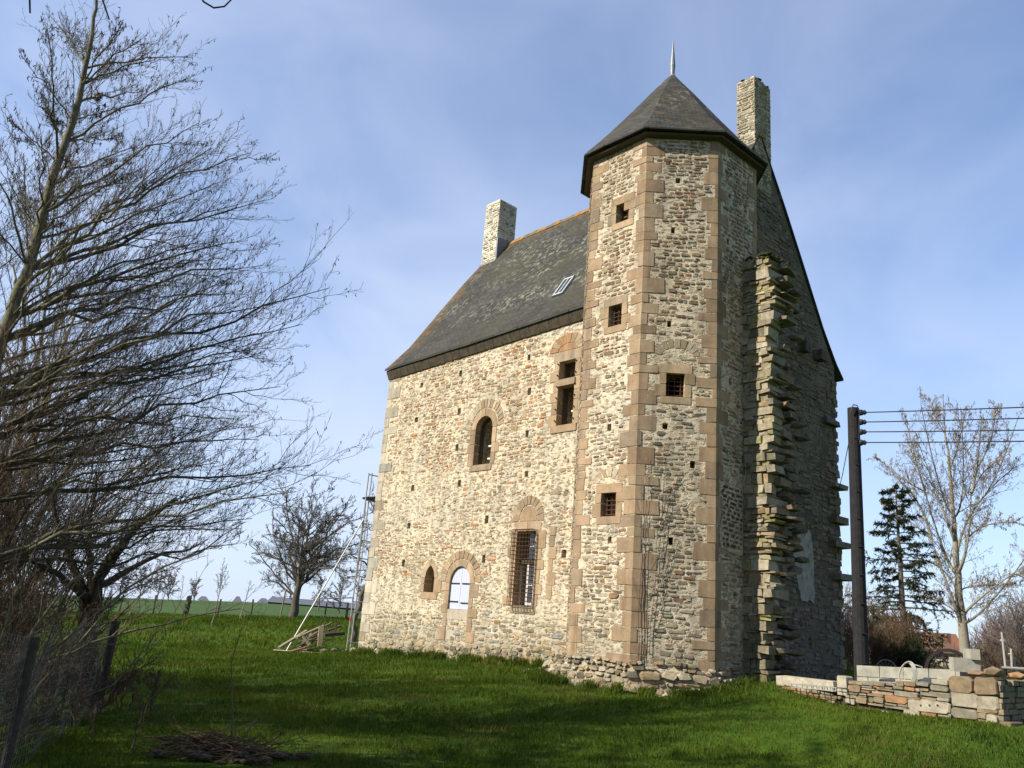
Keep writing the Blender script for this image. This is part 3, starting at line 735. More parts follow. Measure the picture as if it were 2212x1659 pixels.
# --- gable stones
PALG = [(3, (.19, .155, .11)), (2, (.23, .19, .135)), (1, (.13, .11, .085)), (1, (.21, .145, .09))]  # stone tones darkened, shade of the gable side put into the colour
avG = [(u - .14, v - .17, u + .14, v + .17) for u, v in GH] + [(-.5, 0, 1.25, 13.6)]
def in_gab(u, v, hw, hh):
    return v + hh < (9.9 if (u < .1 or u > WD - .1) else prof(min(u - hw, WD - u - hw), LIFT) - .2) and not (u < 1.9 and v > 13.6 - 0 and False)
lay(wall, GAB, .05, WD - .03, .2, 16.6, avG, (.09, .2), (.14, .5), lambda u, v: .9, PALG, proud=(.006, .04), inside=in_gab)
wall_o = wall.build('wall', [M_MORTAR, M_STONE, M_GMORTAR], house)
qL.build('corner_stones', M_SAND, house)

# torn bond stones of a vanished wing along the rear corner of the gable, and corbels
tb = MB()
for z, l in ((8.39, .30), (6.43, .36), (5.36, .36), (4.62, .40), (3.67, .50), (9.3, .1), (7.3, .12), (5.9, .15), (2.9, .15), (4.1, .12), (5.0, .1), (6.9, .14), (2.2, .14), (1.5, .2)):
    a = WD - random.uniform(.15, .3) if z != 8.39 else 8.4
    tb.box((GX - .1, a - random.uniform(.3, .5), z - .09), (GX + (l * .6 if l > .2 else .04), WD + (l * .62 if l > .2 and z < 8.3 else (.02 if z < 8.3 or z > 9 else -.1)), z + random.uniform(.05, .12)), 0, pick(PALG), .02)
for u, v in ((6.63, 10.39), (7.63, 10.38)): tb.box((GX - .1, u - .16, v - .16), (GX + .28, u + .16, v + .14), 0, (.09, .08, .06), .03)
tb.build_each('bond_stone', M_STONE, house); tb = MB()
for k in range(60):
    z = random.uniform(1, 9.8); tb.box((GX - .06, WD - random.uniform(.1, .3), z), (GX + random.uniform(.01, .05), WD + random.uniform(.0, .07), z + random.uniform(.1, .22)), 0, pick(PALG), .012)
tb.build('torn_edge', M_STONE, house)
pl = MB()
pp = [(6.16, 4.72), (6.35, 4.85), (6.6, 4.6), (6.85, 4.85), (7.0, 4.70), (7.12, 4.2), (7.05, 3.7), (7.13, 3.2), (7.08, 2.79), (6.7, 2.85), (6.33, 2.76), (6.2, 3.3), (5.9, 4.0), (6.06, 4.29)]
pp = [(a[0] + (b[0] - a[0]) * t + random.uniform(-.05, .05), a[1] + (b[1] - a[1]) * t + random.uniform(-.05, .05)) for a, b in zip(pp, pp[1:] + pp[:1]) for t in (0, .25, .5, .75)]
pl.prism(GAB, pp, -.05, .047, 0); pl.build('plaster_patch', M_PLASTER, house)

# --- roof
def roof_mesh(name, rows, uvs, lich, material, closed=False):
    """rows: list of lists of points (profile index, along index); uv and lichen weights to match"""
    me = bpy.data.meshes.new(name); nr, nc = len(rows), len(rows[0])
    V = [tuple(p) for r in rows for p in r]; F = []; cc = nc if closed else nc - 1
    for i in range(nr - 1):
        for j in range(cc): q = (j + 1) % nc; F.append((i * nc + j, i * nc + q, (i + 1) * nc + q, (i + 1) * nc + j))
    me.from_pydata(V, [], F); me.materials.append(material)
    uv = me.uv_layers.new(name='UVMap')
    for p in me.polygons:
        i, j = divmod(p.index, cc)
        for k, (a, b) in zip(p.loop_indices, ((i, j), (i, j + 1), (i + 1, j + 1), (i + 1, j))): uv.data[k].uv = uvs(a, b, p.index)
    at = me.attributes.new('lich', 'FLOAT', 'POINT'); at.data.foreach_set('value', [lich(i, j) for i in range(nr) for j in range(nc)])
    me.update(); return me
ys = [-.22, -.12, 0, .15, .4, .72, 1.1, 1.45, 1.82, 2.2, 2.6, 3.0, 3.43, 3.86, 4.14, 4.42]
xs = list(np.linspace(-.07, GX + .06, 50))
slen = [0.0]
for a, b in zip(ys, ys[1:]): slen.append(slen[-1] + math.hypot(b - a, prof(b) - prof(a)))
def rz(x, y): return prof(y, LIFT * max(0, x) / GX) + .03 * (pnf(x * .9, y * .9, 2) - .5) - .035 * math.sin(PI * min(1, max(0, x / GX))) * (1 if y > 3 else .3)
front = [[(x, y, rz(x, y)) for x in xs] for y in ys]
rys = [-.52] + ys[1:]
back_ = [[(x, WD - y, (9.72 + LIFT * x / GX) if y < -.5 else rz(x, y) - .004) for x in xs] for y in rys]
def under(rows, d=.07): return [[(p[0], p[1], p[2] - d) for p in r] for r in rows]
root_roof = None
def lichf(i, j): return max(0, 1 - xs[j] / 1.3) * .9 + max(0, (ys[i] - 3.85) / .5) * 1.0
def join_meshes(name, ms, parent, mats):
    bm = bmesh.new()
    for k in ms: bm.from_mesh(k)
    me = bpy.data.meshes.new(name); bm.to_mesh(me); bm.free()
    for M in mats: me.materials.append(M)
    o = bpy.data.objects.new(name, me); COL.objects.link(o); o.parent = parent; return o
uvr = lambda a, b, i: (xs[b], slen[a])
edge_l = [[front[i][0] for i in range(len(ys))], [under(front)[i][0] for i in range(len(ys))]]
edge_rr = [[back_[i][-1] for i in range(len(ys))], [under(back_)[i][-1] for i in range(len(ys))]]
edge_f = [front[0], under(front)[0]]; edge_fr = [[front[i][-1] for i in range(len(ys))], [under(front)[i][-1] for i in range(len(ys))]]
edge_b = [back_[0], under(back_)[0]]
z0 = lambda a, b, i: (b * .05, a * .05)
ms = [roof_mesh('a', front, uvr, lichf, M_SLATE), roof_mesh('b', back_, uvr, lichf, M_SLATE), roof_mesh('c', under(front), uvr, lambda i, j: 0, M_SLATE), roof_mesh('d', under(back_), uvr, lambda i, j: 0, M_SLATE)]
for e in (edge_l, edge_rr, edge_f, edge_fr, edge_b): ms.append(roof_mesh('e', e, z0, lambda i, j: 0, M_SLATE))
roof_o = join_meshes('roof', ms, house, [M_SLATE])
# ridge capping, mossy and lichened
rdg = MB()
for a, b in zip(xs, xs[1:]):
    if a < .7: continue
    z1_, z2_ = rz(a, 4.42), rz(b, 4.42); w = .13; h = .05 + random.uniform(-.015, .02)
    rdg.add([(a, 4.42 - w, z1_ - .16), (a, 4.42, z1_ + h), (a, 4.42 + w, z1_ - .16), (b + .01, 4.42 - w, z2_ - .16), (b + .01, 4.42, z2_ + h), (b + .01, 4.42 + w, z2_ - .16)], [(0, 1, 4, 3), (1, 2, 5, 4), (0, 2, 1), (3, 4, 5)], 0,
            random.choice([(.27, .15, .04), (.30, .17, .05), (.16, .13, .05), (.14, .12, .07)]))
rdg.build('ridge_capping', attmat('ridge_stone', .95, .5, 9, .6), roof_o)
# cornice under the eaves
co = MB()
n_c = 30
for i in range(n_c):
    a, b = -.02 + (GX - .1) * i / n_c, -.02 + (GX - .1) * (i + 1) / n_c; l = LIFT * (a + b) / 2 / GX
    co.add([(a, .02, 9.62 + l), (a, -.05, 9.62 + l), (a, -.17, 9.86 + l), (a, -.17, 9.93 + l), (a, .02, 10.05 + l), (b - .008, .02, 9.62 + l), (b - .008, -.05, 9.62 + l), (b - .008, -.17, 9.86 + l), (b - .008, -.17, 9.93 + l), (b - .008, .02, 10.05 + l)],
           [(0, 1, 6, 5), (1, 2, 7, 6), (2, 3, 8, 7), (3, 4, 9, 8), (0, 4, 3, 2, 1), (5, 6, 7, 8, 9)])
co.build('eaves_cornice', M_CORNICE, house)
# rooflight
a_ = .88; skm = MB()
def on_roof(x, y, up=0.0):
    e = .05; dz = (rz(x, y + e) - rz(x, y - e)) / (2 * e); nn = Vector((0, -dz, 1)).normalized()
    return Vector((x, y, rz(x, y))) + nn * up
SKX, SKY = (7.30, 7.72), (.72, 1.22)
def roofpanel(mb, x0, x1, y0, y1, up0, up1, mi=0):
    q = [(x0, y0), (x1, y0), (x1, y1), (x0, y1)]
    vs = [on_roof(x, y, up0) for x, y in q] + [on_roof(x, y, up1) for x, y in q]
    mb.add(vs, [(0, 3, 2, 1), (4, 5, 6, 7), (0, 1, 5, 4), (1, 2, 6, 5), (2, 3, 7, 6), (3, 0, 4, 7)], mi)
sk = MB(); f_ = .055
roofpanel(sk, SKX[0], SKX[0] + f_, SKY[0], SKY[1], -.05, .07); roofpanel(sk, SKX[1] - f_, SKX[1], SKY[0], SKY[1], -.05, .07)
roofpanel(sk, SKX[0] + f_, SKX[1] - f_, SKY[0], SKY[0] + .04, -.05, .068); roofpanel(sk, SKX[0] + f_, SKX[1] - f_, SKY[1] - .04, SKY[1], -.05, .068)
roofpanel(sk, (SKX[0] + SKX[1]) / 2 - .018, (SKX[0] + SKX[1]) / 2 + .018, SKY[0] + .04, SKY[1] - .04, -.05, .066)
sk_o = sk.build('skylight', M_LEAD, roof_o)
sg = MB(); roofpanel(sg, SKX[0] + f_, SKX[1] - f_, SKY[0] + .04, SKY[1] - .04, -.04, .05); sg.build('pane', M_GLASS, sk_o)

# --- chimneys
def chimney(x0, x1, y0, y1, z0, z1, pal, mort, label, top):
    mb = MB(); mb.box((x0, y0, z0), (x1, y1, z1), 0)
    frs = [(frame((x0, y0, 0), (1, 0, 0), (0, -1, 0)), x1 - x0), (frame((x1, y0, 0), (0, 1, 0), (1, 0, 0)), y1 - y0), (frame((x0, y1, 0), (0, -1, 0), (-1, 0, 0)), y1 - y0)]
    for fr, w in frs: lay(mb, fr, .01, w - .01, z0, z1 - .02, [], (.06, .1), (.10, .30), lambda u, v: .95, pal, proud=(.008, .028), gap=(.014, .03), thin=.2)
    if top:
        for _ in range(26): mb.rock((random.uniform(x0, x1), random.uniform(y0, y1), z1 + .01), (.1, .1, .035), 2)
    else: mb.box((x0 + .02, y0 + .02, z1), (x1 - .02, y1 - .02, z1 + .03), 0)
    o = mb.build('chimney', [mort, M_STONE, M_MOSS], house); o['label'] = label; return o
PALE = [(3, (.50, .45, .36)), (2, (.58, .53, .43)), (1, (.36, .32, .26)), (.6, (.2, .18, .16))]
ch1 = chimney(-.10, .74, 3.78, 4.73, 14.9, 18.2, PALE, M_PATCH, 'clean pale chimney at the far end of the ridge', False)
fl = MB(); fl.box((-.14, 3.70, 15.35), (.82, 3.775, 15.47)); fl.box((.76, 3.75, 15.5), (.84, 4.75, 16.48), 0); fl.build_each('flashing', M_ZINC, ch1)
chimney(11.6, GX + .02, 4.1, 5.05, 14.8, 18.72, [(3, (.34, .30, .22)), (2, (.40, .36, .26)), (1, (.23, .20, .15))], M_MORTAR, 'mossy topped grey chimney behind the tower roof', True)

# --- stair tower
def octv(r, k): t = math.radians(-90 - 22.5 + 45 * k); return (TC[0] + r * math.cos(t), TC[1] + r * math.sin(t))
tm = MB(); vs = [(*octv(TR, k), -.6) for k in range(8)] + [(*octv(TR, k), 13.42) for k in range(8)]
tm.add(vs, [tuple(range(7, -1, -1)), tuple(range(8, 16))] + [(k, (k + 1) % 8, (k + 1) % 8 + 8, k + 8) for k in range(8)])
ci = MB(); ri = (TAP - .55) / math.cos(PI / 8)
ci.add([(*octv(ri, k), .4) for k in range(8)] + [(*octv(ri, k), 13.2) for k in range(8)], [tuple(range(7, -1, -1)), tuple(range(8, 16))] + [(k, (k + 1) % 8, (k + 1) % 8 + 8, k + 8) for k in range(8)])
co_ = ci.build('cutter', M_MORTAR, house)
bm = bmesh.new(); bm.from_mesh(co_.data); bmesh.ops.recalc_face_normals(bm, faces=bm.faces[:]); bm.to_mesh(co_.data); bm.free()
cw = cutter([(tface(k), rect(*r), -.8, .1) for k in TW for r in TW[k]])
chs = cutter([(tface(k), hole(u, v, .06, 1.3), -.4, .1) for k in TH for u, v in TH[k]])
tv, tf = carve(tm, [co_, cw, chs], M_MORTAR)
tower = MB(); tower.add(tv, tf, 0)
avT = {k: [(u - .09, v - .11, u + .09, v + .11) for u, v in TH.get(k, [])] + TW.get(k, []) for k in range(-3, 5)}
def nt(k): t = math.radians(-90 + 45 * k); return np.array([math.cos(t), math.sin(t)])
TQ = []
TSAND = [(3, (.335, .235, .145)), (3, (.305, .212, .130)), (2, (.36, .258, .162)), (1, (.295, .22, .145))]
for k in range(0, 5):              # corner k lies between face k-2 and face k-1
    fl_, fr_ = k - 2, k - 1; cxy = octv(TR, k - 1)
    nl, nr = nt(fl_), nt(fr_); tl = -np.array([-nl[1], nl[0]]); tr = np.array([-nr[1], nr[0]])
    la, ra = [], []; tq = MB()
    corner(tq, cxy[0], cxy[1], tl, nl, tr, nr, .95, 13.36, la, ra, TSAND, (.12, .26), (.26, .52), (.15, .40))
    TQ.append(tq)
    avT[fl_] += [(HS - l, z, HS, z + h) for l, z, h in la]; avT[fr_] += [(-HS, z, -HS + l, z + h) for l, z, h in ra]
for k in TW:
    fr = tface(k)
    for r in TW[k]:
        u0, v0, u1, v1 = r; mb = dressing(('tower', k, round(v0, 2)))
        block(mb, fr, u0 - .16, v1 - .004, u1 + .16, v1 + .2, back=.3); block(mb, fr, u0 - .12, v0 - .16, u1 + .14, v0 + .004, back=.3)
        avT[k] += [(u0 - .16, v1, u1 + .16, v1 + .2), (u0 - .12, v0 - .16, u1 + .14, v0)]
        jamb_set(mb, fr, u0, v0, v1, -1, avT[k], .14, .26, .22, .32); jamb_set(mb, fr, u1, v0, v1, 1, avT[k], .14, .26, .22, .32)
mb = dress[('tower', 1, 6.74)]
ring(mb, tface(1), arch(-.02, .36, 7.70, .2, n=16), arch(-.02, .5, 7.72, .4, n=16), 9, .1, back=.04, proud=.004, pal=[(1, (.40, .33, .23)), (1, (.32, .245, .155))]); avT[1].append((-.55, 7.68, .5, 8.14))
mb = dress[('tower', 0, 4.04)]
ring(mb, tface(0), arch(.12, .30, 4.80, .14, n=16), arch(.12, .46, 4.80, .34, n=16), 7, .12, back=.04, proud=.004, pal=[(1, (.40, .33, .23)), (1, (.32, .245, .155))]); avT[0].append((-.36, 4.78, .6, 5.16))
def palT(u, v):
    if v > 7.5: return [(3, (.27, .19, .12)), (2, (.31, .21, .13)), (1.5, (.22, .17, .115)), (1, (.36, .30, .21)), (.3, (.25, .11, .07))]
    if v > 2.3: return [(2, (.33, .28, .20)), (2, (.27, .22, .155)), (1, (.25, .15, .09)), (1, (.42, .37, .28)), (.8, (.17, .14, .11))]
    return [(2, (.34, .30, .21)), (2, (.26, .23, .17)), (1, (.42, .38, .28)), (1, (.18, .16, .12))]
def covT(u, v): return .93 if v > 9 or v < 2.4 else .93 - 1.5 * max(0, pnf(u * 1.1 + v, v * .9, 3) - .45)
for k in (-2, -1, 0, 1, 2):
    fr = tface(k)
    lay(tower, fr, -HS + .02, HS - .02, .7, 2.4, avT[k], (.06, .13), (.08, .3), covT, palT)
    lay(tower, fr, -HS + .02, HS - .02, 2.4, 8.2, avT[k], (.045, .10), (.07, .24), covT, palT, proud=(.004, .02))
    lay(tower, fr, -HS + .02, HS - .02, 8.2, 13.3, avT[k], (.06, .11), (.08, .22), covT, palT, proud=(.006, .022), thin=.25)
tower_o = tower.build('stair_tower', [M_MORTAR, M_STONE], house)
tower_o['label'] = 'octagonal stair tower with sandstone corners'
for tq in TQ: tq.build('corner_stones', M_SAND, tower_o)
# pale repointed patch low on the shaded face of the tower
pt = MB(); fr = tface(2)
pt.prism(fr, [(-.69, 3.5), (.05, 3.4), (.18, 3.45), (.18, 4.9), (0, 5.15), (-.3, 5.1), (-.5, 4.8), (-.66, 4.6), (-.62, 4.2), (-.74, 3.9)], -.05, .028, 0)
lay(pt, fr, -.62, .15, 3.5, 4.85, [], (.08, .1), (.09, .2), lambda u, v: 1, [(1, (.10, .085, .065))], proud=(.03, .04), thin=0, mi=1)
pt.build('repointed_patch', [M_MORTAR, M_STONE], tower_o)

# tower roof
tp = [(2.55, 13.42), (2.46, 13.52), (2.25, 13.76), (1.85, 14.25), (1.2, 15.12), (.6, 15.93), (.09, 16.6)]
rows = []; us = []
for r, z in tp:
    row = []
    for k in range(8):
        a, b = octv(r, k), octv(r, k + 1)
        for t in (0, .33, .67): row.append((a[0] + (b[0] - a[0]) * t, a[1] + (b[1] - a[1]) * t, z + .012 * random.uniform(-1, 1)))
    rows.append(row)
sl = [0.0]
for a, b in zip(tp, tp[1:]): sl.append(sl[-1] + math.hypot(b[0] - a[0], b[1] - a[1]))
def uvt(a, b, i):
    q = i % 24; k = q // 3; t = [0, .33, .67, 1][(q % 3) + (1 if b != q else 0)]
    return (k * 3.17 + (t - .5) * 2 * tp[a][0] * math.sin(PI / 8), sl[a] + k * .03)
m1 = roof_mesh('t', rows, uvt, lambda i, j: .30 if i in (1, 2, 3, 4) and 3 <= j <= 14 else .1, M_SLATE, True)
m2 = roof_mesh('u', [rows[0], [(x, y, z - .035) for x, y, z in rows[0]], [(TC[0] + (x - TC[0]) * .80, TC[1] + (y - TC[1]) * .80, z - .02) for x, y, z in rows[0]]], lambda a, b, i: (b * .1, a * .05), lambda i, j: 0, M_SLATE, True)
troof = join_meshes('tower_roof', [m1, m2], tower_o, [M_SLATE])
fa = MB()
for k in range(8):
    a, b, c_, d_ = octv(2.44, k), octv(2.44, k + 1), octv(2.2, k), octv(2.2, k + 1)
    fa.add([(*a, 13.355), (*b, 13.355), (*b, 13.30), (*a, 13.30), (*c_, 13.40), (*d_, 13.40), (*d_, 13.27), (*c_, 13.27)], [(0, 1, 2, 3), (3, 2, 6, 7), (4, 5, 1, 0)])
fa.build('eaves_board', M_DARKWOOD, tower_o)
fi = MB()
for r0, z0_, r1, z1_ in ((.17, 16.44, .08, 16.64), (.06, 16.64, .075, 16.95), (.078, 16.95, .010, 17.80)):
    fi.bar((TC[0], TC[1], z0_), (TC[0], TC[1], z1_), r0, 10, 1 if z0_ == 16.66 else 0, r2=r1)
fi.build('finial', [M_ZINC, M_DARKWOOD], tower_o)
# rubble plinth of the tower
pb = MB()
for k in range(-1, 4):
    a, b = octv(TR + .16, k), octv(TR + .16, k + 1); c_, d_ = octv(TR - .05, k), octv(TR - .05, k + 1)
    pb.add([(*a, .1), (*b, .1), (*b, .75), (*a, .75), (*c_, 1.08), (*d_, 1.08)], [(0, 1, 2, 3), (3, 2, 5, 4)], 0)
    A_, B_2, C_2 = Vector((*a, .1)), Vector((*b, .1)), Vector((*c_, 1.08))
    u_ = (B_2 - A_).normalized(); mid = (Vector((*a, .75)) + Vector((*b, .75))) / 2; wid = (B_2 - A_).length / 2; nn_ = Vector((u_.y, -u_.x, 0))
    fp_ = lambda u, v, n=0.0, m=mid, q=u_, o=nn_: m + q * u + o * (n - max(0, v - .75) * .62 * .5) + Vector((0, 0, v - .75))
    PLP = [(3, (.29, .245, .165)), (1.5, (.38, .34, .25)), (2, (.24, .18, .11)), (1, (.32, .22, .12)), (1.5, (.15, .13, .09))]
    lay(pb, fp_, -wid, wid, .12, .82, [], (.07, .2), (.1, .42), lambda u, v: .95, PLP, proud=(.02, .10), gap=(.01, .03), thin=.15)
    lay(pb, fp_, -wid + .05, wid - .05, .80, 1.02, [], (.05, .1), (.08, .25), lambda u, v: .8, PLP, proud=(.01, .05), gap=(.01, .03), thin=.15)
    for i in range(22):
        t = random.random(); p = octv(TR + .22, k); q = octv(TR + .22, k + 1); s = random.uniform(.07, .17)
        pb.rock((p[0] + (q[0] - p[0]) * t, p[1] + (q[1] - p[1]) * t, random.uniform(.35, .58)), (s * 1.2, s * 1.2, s * .8), 1, pick(PLP), 2)
for i in range(60):               # crumbled footing towards the facade
    x = random.uniform(9.2, 10.6); y = random.uniform(-1.3, -.02); s = random.uniform(.06, .15)
    pb.rock((x, y, .42 + max(0, random.uniform(-.05, .42 - .3 * abs(y + .3)))), (s * 1.3, s * 1.3, s * .8), 1, pick([(2, (.31, .26, .17)), (1, (.37, .32, .22)), (2, (.18, .15, .10))]), 2)
pb.add([(9.3, .05, .2), (9.4, -.6, .2), (10.3, -1.5, .2), (11.2, -2.0, .2), (10.4, .05, .95), (10.5, -.3, .9), (11.2, -1.2, .9)], [(0, 1, 5, 4), (1, 2, 6, 5), (2, 3, 6)], 0)
pb.build('plinth', [M_MORTAR, M_STONE], tower_o)

# --- windows: dressings with their fittings
def build_dress(key, name, label=None, parent=house):
    o = dress[key].build(name, M_SAND, parent)
    if label: o['label'] = label
    return o
def grille(fr, r, nv, nh, n, rad, parent, depth=None):
    mb = MB(); u0, v0, u1, v1 = r
    for i in range(nv): u = u0 + (u1 - u0) * (i + .5) / nv if depth is None else u0 + (u1 - u0) * i / (nv - 1); mb.bar(fr(u, v0, n), fr(u, v1, n), rad, 5)
    for i in range(nh): v = v0 + (v1 - v0) * (i + .5) / nh if depth is None else v0 + (v1 - v0) * i / (nh - 1); mb.bar(fr(u0, v, n + rad * .8), fr(u1, v, n + rad * .8), rad, 5)
    if depth is not None:
        for i in range(nh):
            v = v0 + (v1 - v0) * i / (nh - 1)
            for u in (u0, u1): mb.bar(fr(u, v, n), fr(u, v, n - depth), rad, 5)
        for i in range(1, nv - 1):
            u = u0 + (u1 - u0) * i / (nv - 1)
            for v in (v0, v1): mb.bar(fr(u, v, n), fr(u, v, n - depth), rad, 5)
        for u in (u0, u1):
            for q in (.33, .66): mb.bar(fr(u, v0, n - depth * q), fr(u, v1, n - depth * q), rad, 5)
    return mb.build('grille', M_IRON, parent)
w = build_dress('cross', 'window', 'tall mullioned window beside the tower')
mb = MB(); u0, v0, u1, v1 = CROSS
mb.prism(FAC, rect(u0 - .05, 8.06, u1 + .03, 8.25), -.3, .05, 0, (.33, .25, .16)); mb.build('transom', M_SAND, w)
mb = MB()
for a, b in ((v0, 8.06), (8.25, v1)):
    for q in (rect(u0 + .006, a, u0 + .07, b), rect(u1 - .06, a, u1 - .006, b), rect(u0 + .07, b - .06, u1 - .06, b - .004)): mb.prism(FAC, q, -.36, -.22)
mb.build('frame', M_DARKWOOD, w)
mb = MB(); mb.prism(FAC, rect(u0 + .34, 8.27, u1 - .06, 8.62), -.335, -.325); mb.build('pane', mat('sky_tinted_pane', lambda n: bsdf(n, (.55, .60, .68), .3)), w)  # sky light on the glass put into the pane's pale blue colour
mb = MB(); mb.prism(FAC, rect(u0 + .2, 7.40, u1 - .01, 7.45), -.42, -.37); mb.build('rail', M_WHITE, w)
mb = MB()
for i in range(6):
    for u in (u0 - .03, u1 + .03): mb.bar(FAC(u, v0 + .15 + i * .33, .0), FAC(u, v0 + .15 + i * .33, .06), .02, 5)
mb.build_each('hinge_pin', M_BLACKIRON, w)
w = build_dress('barred', 'window', 'tall ground floor window behind a rusty iron cage')
grille(FAC, (BARRED[0] - .03, BARRED[1] - .02, BARRED[2] + .02, BARRED[3] + .02), 8, 19, .20, .0075, w, .2)
mb = MB(); u0, v0, u1, v1 = BARRED
mb.prism(FAC, rect(u0 + .006, 3.2, u1 - .006, 3.3), -.3, -.14); mb.build('transom', M_DARKWOOD, w)
mb = MB()
for q in (rect(u0 + .30, v0 + .02, u0 + .36, 3.18), rect(u1 - .09, v0 + .02, u1 - .04, 3.18), rect(u0 + .36, v0 + .02, u1 - .09, v0 + .09), rect(u0 + .36, 2.62, u1 - .09, 2.68), rect(u0 + .54, v0 + .09, u0 + .575, 2.62), rect(u0 + .02, v0 + .02, u0 + .06, 3.18),
          rect(u0 + .36, 3.66, u1 - .09, 3.70), rect(u0 + .53, 3.32, u0 + .56, 4.05), rect(u1 - .06, 3.32, u1 - .02, 4.05)): mb.prism(FAC, q, -.21, -.16)
mb.build('casement', M_WHITE, w)
mb = MB(); mb.prism(FAC, rect(u0 + .36, v0 + .05, u1 - .09, 3.18), -.195, -.185); mb.prism(FAC, rect(u0 + .30, 3.32, u1 - .09, 4.04), -.195, -.185); mb.build('pane', M_GLASS, w)
w = build_dress('arched', 'window', 'round headed open window on the first floor')
mb = MB(); d = ARCHW
i_, o_ = arch(d['c'], d['hw'] - .07, d['spring'], d['rise'] - .07), arch(d['c'], d['hw'] - .006, d['spring'], d['rise'] - .008)
for k in range(len(i_) - 1): mb.prism(FAC, [o_[k], o_[k + 1], i_[k + 1], i_[k]], -.3, -.2)
for s in (-1, 1):
    a, b = sorted((d['c'] + s * (d['hw'] - .07), d['c'] + s * (d['hw'] - .006))); mb.prism(FAC, rect(a, d['v0'], b, d['spring']), -.3, -.2)
mb.build('frame', M_DARKWOOD, w)
mb = MB()
for v in (6.34, 6.73): mb.prism(FAC, rect(d['c'] - .14, v, d['c'] + d['hw'] - .01, v + .05), -.40, -.34)
mb.build_each('rail', M_WHITE, w)
w = build_dress('shut', 'window', 'arched window closed by pale wooden shutters')
d = SHUT; full = arch(d['c'], d['hw'] - .012, d['spring'], d['rise'] - .012, n=28)
for s in (-1, 1):
    mb = MB(); nb = 4
    for k in range(nb):            # boards
        wv_ = (d['hw'] - .012 - .006) / nb; a = .006 + k * wv_; b = a + wv_ - .004
        def top(x):
            xs_ = [abs(p[0] - d['c']) for p in full[:15]]; return float(np.interp(x, xs_[::-1], [p[1] for p in full[:15]][::-1]))
        q = [(a, d['v0'] + .01), (b, d['v0'] + .01), (b, top(b)), ((a + b) / 2, top((a + b) / 2)), (a, top(a))]
        q = [(d['c'] + s * x, y) for x, y in q]
        mb.prism(FAC, q if s > 0 else q[::-1], -.09, -.05)
    so = mb.build('shutter', M_WHITEP, w)
    mb = MB()
    for v in (2.60, 2.08 if s < 0 else 2.05): a, b = sorted((d['c'] + s * .06, d['c'] + s * (d['hw'] + .03))); mb.prism(FAC, rect(a, v, b, v + .038), -.05, -.035)
    mb.build_each('strap_hinge', M_BLACKIRON, so)
w = build_dress('lancet', 'niche', 'small blind pointed niche beside the shutters')
for k in TW:
    for r in TW[k]:
        o = build_dress(('tower', k, round(r[1], 2)), 'window', {11.23: 'topmost small tower window', 8.54: 'small barred tower window below the topmost', 4.04: 'lowest barred tower window', 6.74: 'barred tower window on the front face'}[round(r[1], 2)], tower_o)
        fr = tface(k); u0, v0, u1, v1 = r
        mb = MB()
        for q in (rect(u0 + .006, v0, u0 + .05, v1), rect(u1 - .05, v0, u1 - .006, v1), rect(u0 + .05, v1 - .05, u1 - .05, v1 - .004)): mb.prism(fr, q, -.26, -.2)
        if r[1] > 11:
            mb.prism(fr, rect(u0 + .05, v0 + .22, u1 - .05, v0 + .26), -.26, -.2); mb.prism(fr, rect(u0 + .2, v0 + .02, u0 + .235, v1 - .05), -.26, -.2)
            g_ = MB(); g_.prism(fr, rect(u0 + .235, v0 + .01, u1 - .05, v0 + .21), -.245, -.235); g_.build('pane', M_GLASS, tower_o)
        mb.build('window_frame', M_DARKWOOD, tower_o)
        if r[1] < 11:
            go = grille(fr, (u0 + .01, v0 + .01, u1 - .01, v1 - .01), 3, 5, -.12, .013, tower_o)

# --- stub of the vanished wing: its front wall torn off with toothed stones
sb = MB(); zt = [.4, 1.0, 2.07, 3.4, 5.0, 6.9, 8.44, 9.05, 9.9, 10.5]; xe = [14.50, 14.60, 14.72, 14.82, 14.84, 14.84, 14.79, 14.93, 14.88, 14.74]
Y0, Y1 = .42, 1.25; z = .35
PST = [(3, (.33, .285, .19)), (2, (.39, .34, .245)), (2, (.27, .23, .15)), (1, (.32, .235, .135)), (1, (.18, .16, .11)), (.8, (.30, .27, .12))]
while z < 10.45:
    h = random.choice([.05, .06, .08, .09, .11, .13, .16, .21]) * random.uniform(.9, 1.15); e = float(np.interp(z, zt, xe)) + random.uniform(-.14, .08)
    x = 13.9
    while x < e - .05:
        l = random.uniform(.12, .42); b = min(x + l, e)
        if e - b < .12: b = e
        tp_ = z + h - random.uniform(.006, .02); yy = Y0 + random.uniform(-.05, .04); j = .042
        y1_ = Y1 - random.uniform(0, .5) if b > e - .3 else Y1
        g = lambda: random.uniform(-j, j)
        vs = []
        for zz in (z, tp_):
            for xx, y_ in ((x + .008, yy), (b - .008, yy), (b + (random.uniform(-.12, .05) if b == e else 0), y1_), (x + .008, y1_)): vs.append((xx + g() * .4, y_ + g() * .5, zz + g() * .5))
        sb.add(vs, [(3, 2, 1, 0), (4, 5, 6, 7), (0, 1, 5, 4), (1, 2, 6, 5), (2, 3, 7, 6), (3, 0, 4, 7)], 1, tuple(c * (.75 if z < 2 else 1) for c in pick(PST)))
        x = b
    if random.random() < .32:     # a flat tooth jutting out
        sb.box((e - .35, Y0 + random.uniform(.22, .55), z + .01), (e + random.uniform(.05, .20), Y0 + random.uniform(.7, 1.0), z + min(h, .15)), 1, pick(PALG), .045)
    z += h
for a, b, e0 in zip(zt, zt[1:], xe): sb.box((13.8, Y0 + .05, a), (min(e0, xe[zt.index(b)]) - .25, Y1 - .02, b), 0)
